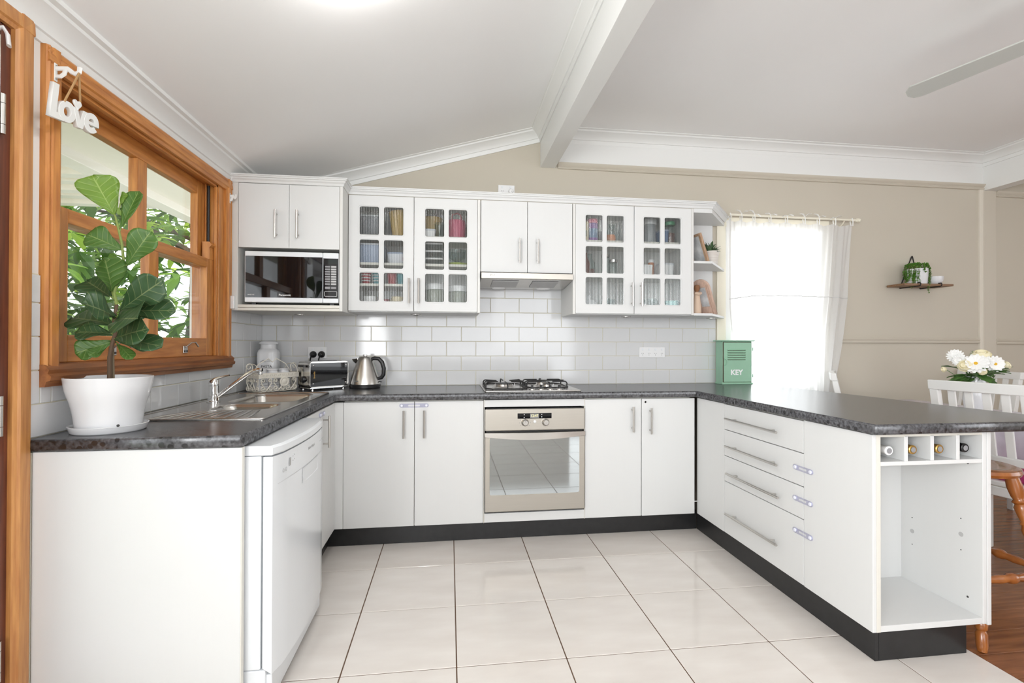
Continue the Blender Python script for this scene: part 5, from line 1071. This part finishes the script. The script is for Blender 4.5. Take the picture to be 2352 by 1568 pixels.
# hem seam across the middle of the cloth
sv = []
for i in range(NS+1):
    s = i/NS; zt = ctop(s); zz = 1.505+.012*math.sin(3*s)-.02*(1-min(1, s*5)); f = (zt-zz)/(zt-.62); amp = (.007+.012*min(1, f*1.6))*(.45+.55*min(1, s*4)); x = lerp(LE, zz)+(lerp(RE, zz)-lerp(LE, zz))*s
    y = -.0622-amp*math.sin(2*PI*(9.5*s+.6*math.sin(5*s+1.5*f)))-.006*math.sin(2*PI*(23*s+.3*f)); sv += [(x, y, zz-.003), (x, y, zz+.003)]
MB().add(sv, [(2*i, 2*i+2, 2*i+3, 2*i+1) for i in range(NS)]).build('seam', 'voile_seam', t)
for k, s in enumerate(TIES):
    x = 3.240+1.022*s; z = 2.10-.006*s; rnd = random.Random(k); c = Vector((x, -.07, z))
    tie = MB().tube([c+Vector((0, -.012, -.045)), c+Vector((0, -.014, -.01)), c+Vector((0, -.008, .011)), c+Vector((0, .008, .011)), c+Vector((0, .012, -.01)), c+Vector((0, .004, -.04))], .006, 8, flat=.35).build('tie', 'voile_thick', t, smooth=True)
    a = rnd.uniform(.1, .9)
    if 0 < k < 8:
        for sgn in (-1, 1):
            d = Vector((sgn*.045, -.006, rnd.uniform(-.02, .03))); MB().tube([c+Vector((0, -.012, .012)), c+Vector((0, -.012, .02))+d*.5, c+Vector((0, -.012, .012))+d], [.004, .010, .009], 6, flat=.25).build('tail', 'voile_thick', tie, smooth=True)
# ================================================================== WALL SHELF
AX, AX1, AX2 = 4.83, 4.725, 4.905
t = thing('hanging_shelf', 'small timber shelf on black wire brackets on the beige wall', 'shelf', (4.80, -.09, 1.605))
box('board', 'shelf_wood', t, 4.60, 5.02, -.165, -.015, 1.600, 1.616, .002)
mb = MB().tube([(AX1, -.006, 1.596), (AX, -.006, 1.846), (AX+.004, -.006, 1.851), (AX+.008, -.006, 1.846), (AX2, -.006, 1.596)], .0038, 8)
for x in (AX1, AX2): mb.tube([(x, -.006, 1.596), (x, -.165, 1.596), (x, -.174, 1.602), (x, -.176, 1.614), (x, -.170, 1.621), (x, -.150, 1.6215)], .0038, 8)
mb.build('wire_bracket', 'black_metal', t, smooth=True)
t = thing('trailing_plant', 'trailing string-of-pearls plant in a white pot on the timber wall shelf', 'plant', (4.775, -.10, 1.6165))
pc = Vector((4.775, -.10, 1.6165))
MB().lathe([(.060, 0), (.063, .004), (.070, .11), (.072, .115), (.067, .115), (.062, .1), (.001, .1)], pc, 28).build('pot', 'white_ceramic', t, smooth=True)
lm = leaf_mesh(.013, .009, LANCE, .3, .1, 0, 3, 1); foli = MB(); strands = MB()
def strand(a, L, drop):
    P = []; r = .05
    for k in range(14):
        f = k/13; rr = r+.026*min(1, f*2.2); z = .118+.035*math.sin(min(1, f*2.2)*PI)-max(0, f-.28)*drop
        P.append(pc+Vector((rr*math.cos(a)+.006*math.sin(7*f+a*3), min(.06, rr*math.sin(a)), z)))
    strands.tube(P, .0009, 4)
    for q, k in [(P[i]+(P[i+1]-P[i])*j/3, i) for i in range(13) for j in range(3)]:
        d = Vector((random.uniform(-1, 1), random.uniform(-1, 1), random.uniform(-.6, 1))).normalized(); s = d.cross(Vector((.3, .2, .9))).normalized(); n = s.cross(d); l, w_ = .012, .0045
        foli.add([q, q+d*l*.5+s*w_, q+d*l, q+d*l*.5-s*w_, q+d*l*.5+n*.002], [(0, 1, 4), (1, 2, 4), (2, 3, 4), (3, 0, 4)])
for k in range(30):
    a = -PI*.5+random.choice((-1, 1))*random.uniform(.55, 2.4); strand(a, 1, random.uniform(.10, .20))
for a, dr in ((-1.1, .02), (-1.75, .05), (-.35, .24), (-.5, .27), (-2.6, .2), (-2.75, .22)): strand(a, 1, dr)
for k in range(220):
    a = random.uniform(0, 2*PI); r = random.uniform(0, .07); q = pc+Vector((r*math.cos(a), r*math.sin(a), .12+.03*(1-(r/.07)**2)+random.uniform(0, .012)))
    d = Vector((random.uniform(-1, 1), random.uniform(-1, 1), random.uniform(-.2, 1))).normalized(); s = d.cross(Vector((.3, .2, .9))).normalized(); n = s.cross(d)
    foli.add([q, q+d*.007+s*.005, q+d*.014, q+d*.007-s*.005, q+d*.007+n*.002], [(0, 1, 4), (1, 2, 4), (2, 3, 4), (3, 0, 4)])
strands.build('strands', 'stem_bark', t); o = foli.build('foliage', 'pearl_green', t); o['kind'] = 'stuff'
t = thing('bowl', 'shallow white bowl beside the trailing plant on the timber shelf', 'bowl', (4.935, -.085, 1.6165))
MB().lathe([(.03, 0), (.042, .006), (.058, .03), (.062, .062), (.059, .062), (.054, .034), (.038, .012), (.001, .01)], (4.935, -.085, 1.6165), 30).build('body', 'white_ceramic', t, smooth=True)
# ================================================================== DINING
def make_chair(lab, loc, rz):
    t = thing('dining_chair', lab, 'chair', loc, rz, 'white slat-back dining chairs')
    def L(name, mb, bev=.004): return mb.build(name, 'white_paint', t, local=True, bevel=bev)
    L('seat', MB().box(-.21, .21, -.19, .22, .445, .470), .006)
    for s in (-1, 1):
        L('leg', MB().box(s*.19-.02, s*.19+.02, .17, .21, 0, .445)); x = s*.19
        L('back_post', MB().loft([[Vector((x+a, y+b_, z)) for a, b_ in ((-.02, -.017), (.02, -.017), (.02, .017), (-.02, .017))] for y, z in ((-.20, 0), (-.185, .45), (-.195, .62), (-.255, .918))]))
        L('side_rail', MB().box(x-.011, x+.011, -.18, .18, .395, .440)); L('stretcher', MB().box(x-.01, x+.01, -.19, .18, .18, .21))
    L('apron', MB().box(-.17, .17, .185, .203, .395, .442)); L('apron', MB().box(-.17, .17, -.195, -.178, .395, .442)); L('lower_rail', MB().loft([[Vector((x, y, z)) for y, z in ((-.212, .56), (-.188, .56), (-.194, .60), (-.218, .60))] for x in (-.172, .172)]))
    L('top_rail', MB().loft([[Vector((x, y-.012*(1-(x/.215)**2), z)) for y, z in ((-.272, .916), (-.238, .916), (-.246, .968), (-.278, .968))] for x in (-.215, -.1, 0, .1, .215)]))
    for k in range(4):
        x = -.112+.0747*k; L('slat', MB().loft([[Vector((x+a, y+b_, z)) for a, b_ in ((-.017, -.006), (.017, -.006), (.017, .006), (-.017, .006))] for y, z in ((-.206, .60), (-.258, .918))]), .002)
    return t
make_chair('white slat-back dining chair with its back to the peninsula worktop', (4.165, -1.165, -.006), math.radians(-79))
make_chair('white slat-back dining chair on the far side of the table behind the flowers', (4.97, -.24, -.006), math.radians(90))
make_chair('white dining chair turned edge-on beside the curtain', (4.12, -.44, -.006), math.radians(-131))
t = thing('seat_cushion', 'magenta cushion on the dining chair behind the stool', 'cushion', (4.165, -1.165, .464))
MB().loft([[Vector((a*s, b_*s, z)) for a, b_ in rrect(-.19, .19, -.16, .19, .04, 4)] for z, s in ((.0005, .93), (.012, 1), (.034, 1), (.046, .92))]).xf(Matrix.Rotation(math.radians(-79), 4, 'Z')).build('pad', 'magenta', t, smooth=True, local=True)
t = thing('dining_table', 'white dining table under a pale plastic cloth', 'table', (4.52, -.75, -.006))
box('top', 'white_paint', t, 4.22, 4.74, -1.62, -.10, .70, .733, .004)
for x in (4.27, 4.69):
    for y in (-1.56, -.16): box('leg', 'white_paint', t, x-.03, x+.03, y-.03, y+.03, -.006, .70, .004)
cl = MB(); NXC = 24
prof = [(4.205, .54), (4.207, .62), (4.208, .725), (4.214, .7365), (4.48, .7365), (4.748, .7365), (4.754, .725), (4.756, .54)]
rings = []
for k in range(61):
    y = -1.635+1.55*k/60; w = .012*math.sin(k*.9)+.006*math.sin(k*2.3); rings.append([Vector((x+(w*(.733-z)/.2*(-1 if x < 4.5 else 1) if z < .72 else 0), y, z+(.01*math.sin(k*.5) if z < .55 else 0))) for x, z in prof])
o = cl.loft(rings, closed=False).build('tablecloth', 'lilac_plastic', None, smooth=True, ang=60); tag(o, 'pale lilac plastic cloth hanging over the dining table edge', 'tablecloth')
# vase of flowers
VC = Vector((4.42, -.80, .737)); t = thing('flower_vase', 'white vase of daisies and cream roses on the dining table', 'vase', VC)
MB().lathe([(.045, 0), (.05, .004), (.062, .08), (.058, .15), (.045, .20), (.047, .225), (.043, .225), (.041, .2), (.001, .19)], VC, 28).build('vase', 'white_ceramic', t, smooth=True)
RT = Vector((.80, -.60, 0)); TC = Vector((-.69, -.55, .05)).normalized(); UP = Vector((0, 0, 1)); FC = VC+Vector((0, 0, .22))      # sideways and viewer-ward axes of the bunch
def fpos(a, h, f): return FC+RT*a*.82+UP*h*.95+TC*f
def petals(name, c, n, L, W, tilt, m, parent, nrm, layers=1):
    nrm = Vector(nrm).normalized(); s = nrm.cross(Vector((.1, .2, .97))).normalized(); q = nrm.cross(s)
    for ly in range(layers):
        for k in range(n):
            a = 2*PI*(k+.5*ly)/n; d = (s*math.cos(a)+q*math.sin(a)); tl = tilt+.35*ly; ax = d*math.cos(tl)+nrm*math.sin(tl); sd = nrm.cross(d).normalized(); nn = sd.cross(ax)
            me = LEAFM.setdefault((name, round(L*(1-.18*ly), 4), W), None)
            if me is None:
                me = leaf_mesh(L*(1-.18*ly), W, [(0, .3), (.3, .8), (.6, 1), (.85, .9), (1, .35)], .25, -.12, 0, 5, 2); me.materials.append(MATS[m]); LEAFM[(name, round(L*(1-.18*ly), 4), W)] = me
            o = bpy.data.objects.new(name, me); col.objects.link(o); o.parent = parent
            Mx = Matrix((sd, ax, nn)).transposed().to_4x4(); Mx.translation = c-off(parent); o.matrix_local = Mx
LEAFM = {}
def flower(c, kind, nrm=None, s=1):
    nrm = nrm or (TC+UP*.35); c = Vector(c)
    if kind == 'daisy':
        f = MB().lathe([(.001, .006), (.008*s, .005), (.013*s, 0), (.010*s, -.004)], (0, 0, 0), 14).xf(Matrix.Translation(c) @ Vector((0, 0, 1)).rotation_difference(Vector(nrm)).to_matrix().to_4x4()).build('daisy', 'flower_yellow', t, smooth=True)
        petals('petal', c, 14, .055*s, .022*s, .12, 'flower_white', f, nrm, 2)
    elif kind == 'mum':
        f = MB().lathe([(.001, .012), (.014*s, .008), (.016*s, -.004), (.004, -.012)], (0, 0, 0), 12).xf(Matrix.Translation(c)).build('chrysanthemum', 'flower_white', t, smooth=True)
        petals('petal_small', c, 16, .040*s, .012*s, .1, 'flower_white', f, nrm, 3)
    else:
        q = Vector((0, 0, 1)).rotation_difference(Vector(nrm)).to_matrix().to_4x4()
        f = MB().lathe([(.001, -.03*s), (.018*s, -.022*s), (.030*s, 0), (.030*s, .016*s), (.022*s, .022*s), (.019*s, .014*s), (.014*s, .024*s), (.008*s, .018*s), (.001, .022*s)], (0, 0, 0), 18).xf(Matrix.Translation(c) @ q).build('rose', 'flower_cream', t, smooth=True, ang=60)
        petals('rose_petal', c-Vector(nrm).normalized()*.02*s, 6, .046*s, .040*s, .9, 'flower_cream', f, nrm)
    MB().tube([FC+Vector((0, 0, -.08)), (FC+c)*.5+Vector((0, 0, -.03)), c-Vector(nrm).normalized()*.012], .002, 5).build('stalk', 'bouquet_green', t)
flower(fpos(.0, .085, .10), 'daisy', s=1.1); flower(fpos(.105, .085, .06), 'daisy', TC+RT*.5, .9); flower(fpos(.06, .10, .07), 'mum', s=.9)
flower(fpos(-.115, .135, .03), 'mum', s=1.1); flower(fpos(-.09, .105, .06), 'mum', TC-RT*.3); flower(fpos(.03, .135, .02), 'rose', UP+TC*.6, 1.35); flower(fpos(-.055, .07, .08), 'rose', TC-RT*.4+UP*.2, 1.1)
flower(fpos(.035, .035, .10), 'rose', TC+UP*.2, .65); flower(fpos(.165, .08, .02), 'rose', RT+UP*.6, .7); flower(fpos(-.18, .045, .02), 'rose', -RT+TC*.5, .5)
lm = leaf_mesh(.13, .075, [(0, .1), (.12, .5), (.25, .75), (.35, .62), (.5, 1), (.62, .72), (.75, .8), (.88, .4), (1, .05)], .3, .25, .05, 12, 3); lm.materials.append(MATS['bouquet_green'])
for k in range(26):
    a = 2*PI*k/26+random.uniform(-.1, .1); el = random.uniform(-.45, .55); d = RT*math.cos(a)+TC*math.sin(a)*.8; ax = (d*math.cos(el)+UP*math.sin(el)).normalized(); sd = ax.cross(UP).normalized(); nn = sd.cross(ax)
    o = bpy.data.objects.new('leaf', lm); col.objects.link(o); o.parent = t; Mx = Matrix((sd, ax, nn)).transposed().to_4x4(); Mx.translation = FC+d*.03+UP*random.uniform(-.01, .03)-off(t); s = random.uniform(.8, 1.2); o.matrix_local = Mx @ Matrix.Scale(s, 4)
fern = MB()
for a, h, f in ((-.02, .17, .03), (.0, .16, -.02), (.03, .165, .0), (.15, .06, .05), (.18, .05, .05), (.20, .07, .02), (-.03, .15, .05)):
    tip = fpos(a, h, f); fern.tube([FC, (FC+tip)*.5+UP*.02, tip], .0012, 4)
    for k in range(16):
        q = FC+(tip-FC)*(.35+.65*k/16)
        for s in (-1, 1): fern.tube([q, q+(RT*s*.8+UP*.5+TC*random.uniform(-.4, .4)).normalized()*.026*(1.1-k/20)], .0006, 3)
fern.build('fern_fronds', 'bouquet_green', t)
# turned wooden stool
SC = Vector((3.415, -1.585, -.006)); t = thing('bar_stool', 'turned brown wooden stool tucked beside the peninsula cabinet', 'stool', SC)
MB().lathe([(.02, .628), (.13, .628), (.150, .634), (.157, .646), (.152, .658), (.135, .664), (.10, .660), (.001, .656)], SC, 40).build('seat', 'stool_wood', t, smooth=True)
PRF = [(0, .015), (.04, .019), (.10, .019), (.115, .014), (.125, .019), (.16, .021), (.175, .014), (.20, .017), (.45, .020), (.60, .018), (.66, .022), (.69, .016), (.70, .022), (.715, .016), (.74, .019), (.80, .024), (.82, .017), (.835, .025), (.85, .017), (.87, .022), (.93, .026), (1, .021)]
feet = []
for sx, sy in ((-1, -1), (1, -1), (1, 1), (-1, 1)):
    f = SC+Vector((sx*.185, sy*.190, 0)); tp = SC+Vector((sx*.085, sy*.085, .63)); feet.append((f, tp))
    MB().tube([f+(tp-f)*q for q, r in PRF], [r for q, r in PRF], 14).build('leg', 'stool_wood', t, smooth=True, ang=60)
for i, h in ((0, .39), (1, .43), (2, .39), (3, .43)):
    a = feet[i][0]+(feet[i][1]-feet[i][0])*h; b = feet[(i+1) % 4][0]+(feet[(i+1) % 4][1]-feet[(i+1) % 4][0])*h
    pr = [(0, .011), (.12, .012), (.3, .017), (.42, .014), (.45, .019), (.5, .021), (.55, .019), (.58, .014), (.7, .017), (.88, .012), (1, .011)]
    MB().tube([a+(b-a)*q for q, r in pr], [r for q, r in pr], 12).build('rung', 'stool_wood', t, smooth=True, ang=60)
# ================================================================== CEILING FIXTURES
lc = Vector((.945, -1.80, CE(.945))); t = thing('ceiling_light', 'round glowing oyster light on the sloped kitchen ceiling', 'ceiling light', lc)
t.rotation_euler = (0, -math.atan(.2845), 0)
MB().lathe([(.165, .0), (.168, -.012), (.162, -.016), (.001, -.016)], (0, 0, 0), 40).build('base', 'white_plastic', t, smooth=True, local=True)
MB().lathe([(.156, -.016), (.158, -.03), (.145, -.055), (.10, -.078), (.05, -.088), (.001, -.09)], (0, 0, 0), 40).build('diffuser', 'lamp_glow', t, smooth=True, local=True, ang=80)
fc = Vector((3.735, -1.80, 2.43)); t = thing('ceiling_fan', 'white ceiling fan with one long blade in view', 'ceiling fan', fc)
MB().lathe([(.03, .24), (.06, .235), (.06, .21), (.014, .20), (.014, .08), (.07, .07), (.09, .04), (.085, -.02), (.05, -.04), (.001, -.045)], (0, 0, 0), 28).build('motor', 'fan_white', t, smooth=True, local=True)
a0 = math.atan2(.40, -.14)-.03
for k in range(3):
    Mr = Matrix.Rotation(a0+k*2*PI/3, 4, 'Z') @ Matrix.Rotation(math.radians(14), 4, 'X')
    ol = [(.10, -.03), (.17, -.045), (.60, -.055), (.635, -.045), (.648, -.015), (.640, .02), (.61, .05), (.17, .045), (.10, .03)]
    b = MB().prism([(x, y, 0) for x, y in ol], (0, 0, -.004), (0, 0, .004)).xf(Mr).build('blade', 'fan_white', t, local=True, bevel=.002)
    MB().box(.06, .15, -.02, .02, .004, .010).xf(Mr).build('blade_iron', 'fan_white', b, local=True)
# ================================================================== OUTSIDE THE SINK WINDOW
o = MB().box(-14, -.2, -8, 14, -.6, -.5).build('ground_outside', 'pale_paving'); S(o)
S(MB().box(-1.03, -.14, -5, 1.5, 2.32, 2.36).build('eave_soffit', 'soffit'))
tag(MB().box(-1.16, -1.03, -5, 1.5, 2.26, 2.42).build('verandah_beam', 'patio_white', None, bevel=.004), 'white verandah beam running past the sink window', 'beam')
t = thing('verandah_roof', 'white slatted verandah roof glowing outside the sink window', 'roof', (-2.6, -1.5, 2.4))
MB().box(-4.6, -1.16, -5, 1.42, 2.42, 2.43).build('sheet', 'patio_sheet', t)
for k in range(16): y = 1.30-.20*k; box('batten', 'patio_white', t, -4.6, -1.162, y-.045, y+.045, 2.36+.012*(k % 2), 2.418, .003)
def tree(lab, c, R, H, nleaf, nstuff, seed, lean=.1):
    rnd = random.Random(seed); t = thing('tree', lab, 'tree', (c[0], c[1], -.5))
    MB().tube([(c[0], c[1], -.5), (c[0]+lean*.3, c[1], .6), (c[0]+lean, c[1]+.1, 1.5), (c[0]+lean*.6, c[1]+.2, 2.6), (c[0], c[1], 3.6)], [.17, .145, .13, .10, .05], 12).build('trunk', 'bark', t, smooth=True)
    for k in range(9):
        a = rnd.uniform(0, 6.28); z = rnd.uniform(1.2, 3.2); l = rnd.uniform(.7, 1.6); MB().tube([(c[0]+lean*.7, c[1]+.1, z), (c[0]+l*.5*math.cos(a), c[1]+l*.5*math.sin(a), z+.25), (c[0]+l*math.cos(a), c[1]+l*math.sin(a), z+.35)], [.05, .035, .012], 7).build('branch', 'bark', t, smooth=True)
    ms = []
    for m_ in ('tree_leaf_dark', 'tree_leaf_mid', 'tree_leaf_lime'):
        me = leaf_mesh(.29, .088, LANCE, .35, .22, .02, 6, 1, seed); me.materials.append(MATS[m_]); ms.append(me)
    def place():
        while True:
            q = Vector((rnd.uniform(-1, 1), rnd.uniform(-1, 1), rnd.uniform(-1, 1)))
            if .35 < q.length < 1: break
        return Vector((c[0]+q.x*R, c[1]+q.y*R, H+q.z*R*1.05))
    def whorl(n):
        p = place(); pick = rnd.choices((0, 1, 2), (5, 3, 1.6))[0]; out = []
        for k in range(n):
            a = 2*PI*k/n+rnd.uniform(-.3, .3); out.append((p, (rnd.uniform(-.7, .5), 0, a), rnd.uniform(.75, 1.25), pick))
        return out
    L = []
    while len(L) < nleaf: L += whorl(7)
    L.sort(key=lambda q: (q[0]-CAMP).length)
    for p, r, s, pk in L[:nleaf]:
        o = bpy.data.objects.new('leaf', ms[pk]); col.objects.link(o); o.parent = t; o.location = p-t.location; o.rotation_euler = r; o.scale = (s, s, s)
    for pk, m_ in enumerate(('tree_leaf_dark', 'tree_leaf_mid', 'tree_leaf_lime')):
        mb = MB(); vsrc = [v.co.copy() for v in ms[pk].vertices]; fsrc = [tuple(q.vertices) for q in ms[pk].polygons]; V = []; F = []
        for k in range(nstuff//7):
            for p, r, s, pp in whorl(7):
                if pp != pk: continue
                from mathutils import Euler
                Mx = Matrix.Translation(p) @ Euler(r).to_matrix().to_4x4() @ Matrix.Scale(s, 4); n = len(V); V += [Mx @ q for q in vsrc]; F += [tuple(n+i for i in f) for f in fsrc]
        me = bpy.data.meshes.new('foliage'); me.from_pydata([q-t.location for q in V], [], F); me.shade_smooth(); o = finish('foliage', me, m_, t); o['kind'] = 'stuff'
tree('leafy green mango tree with a thick trunk outside the sink window', (-2.55, 4.2), 2.3, 2.1, 280, 3800, 3)
tree('dense leafy tree behind the verandah, nearest the window corner', (-4.6, 2.6), 2.3, 1.5, 200, 3800, 5, -.2)
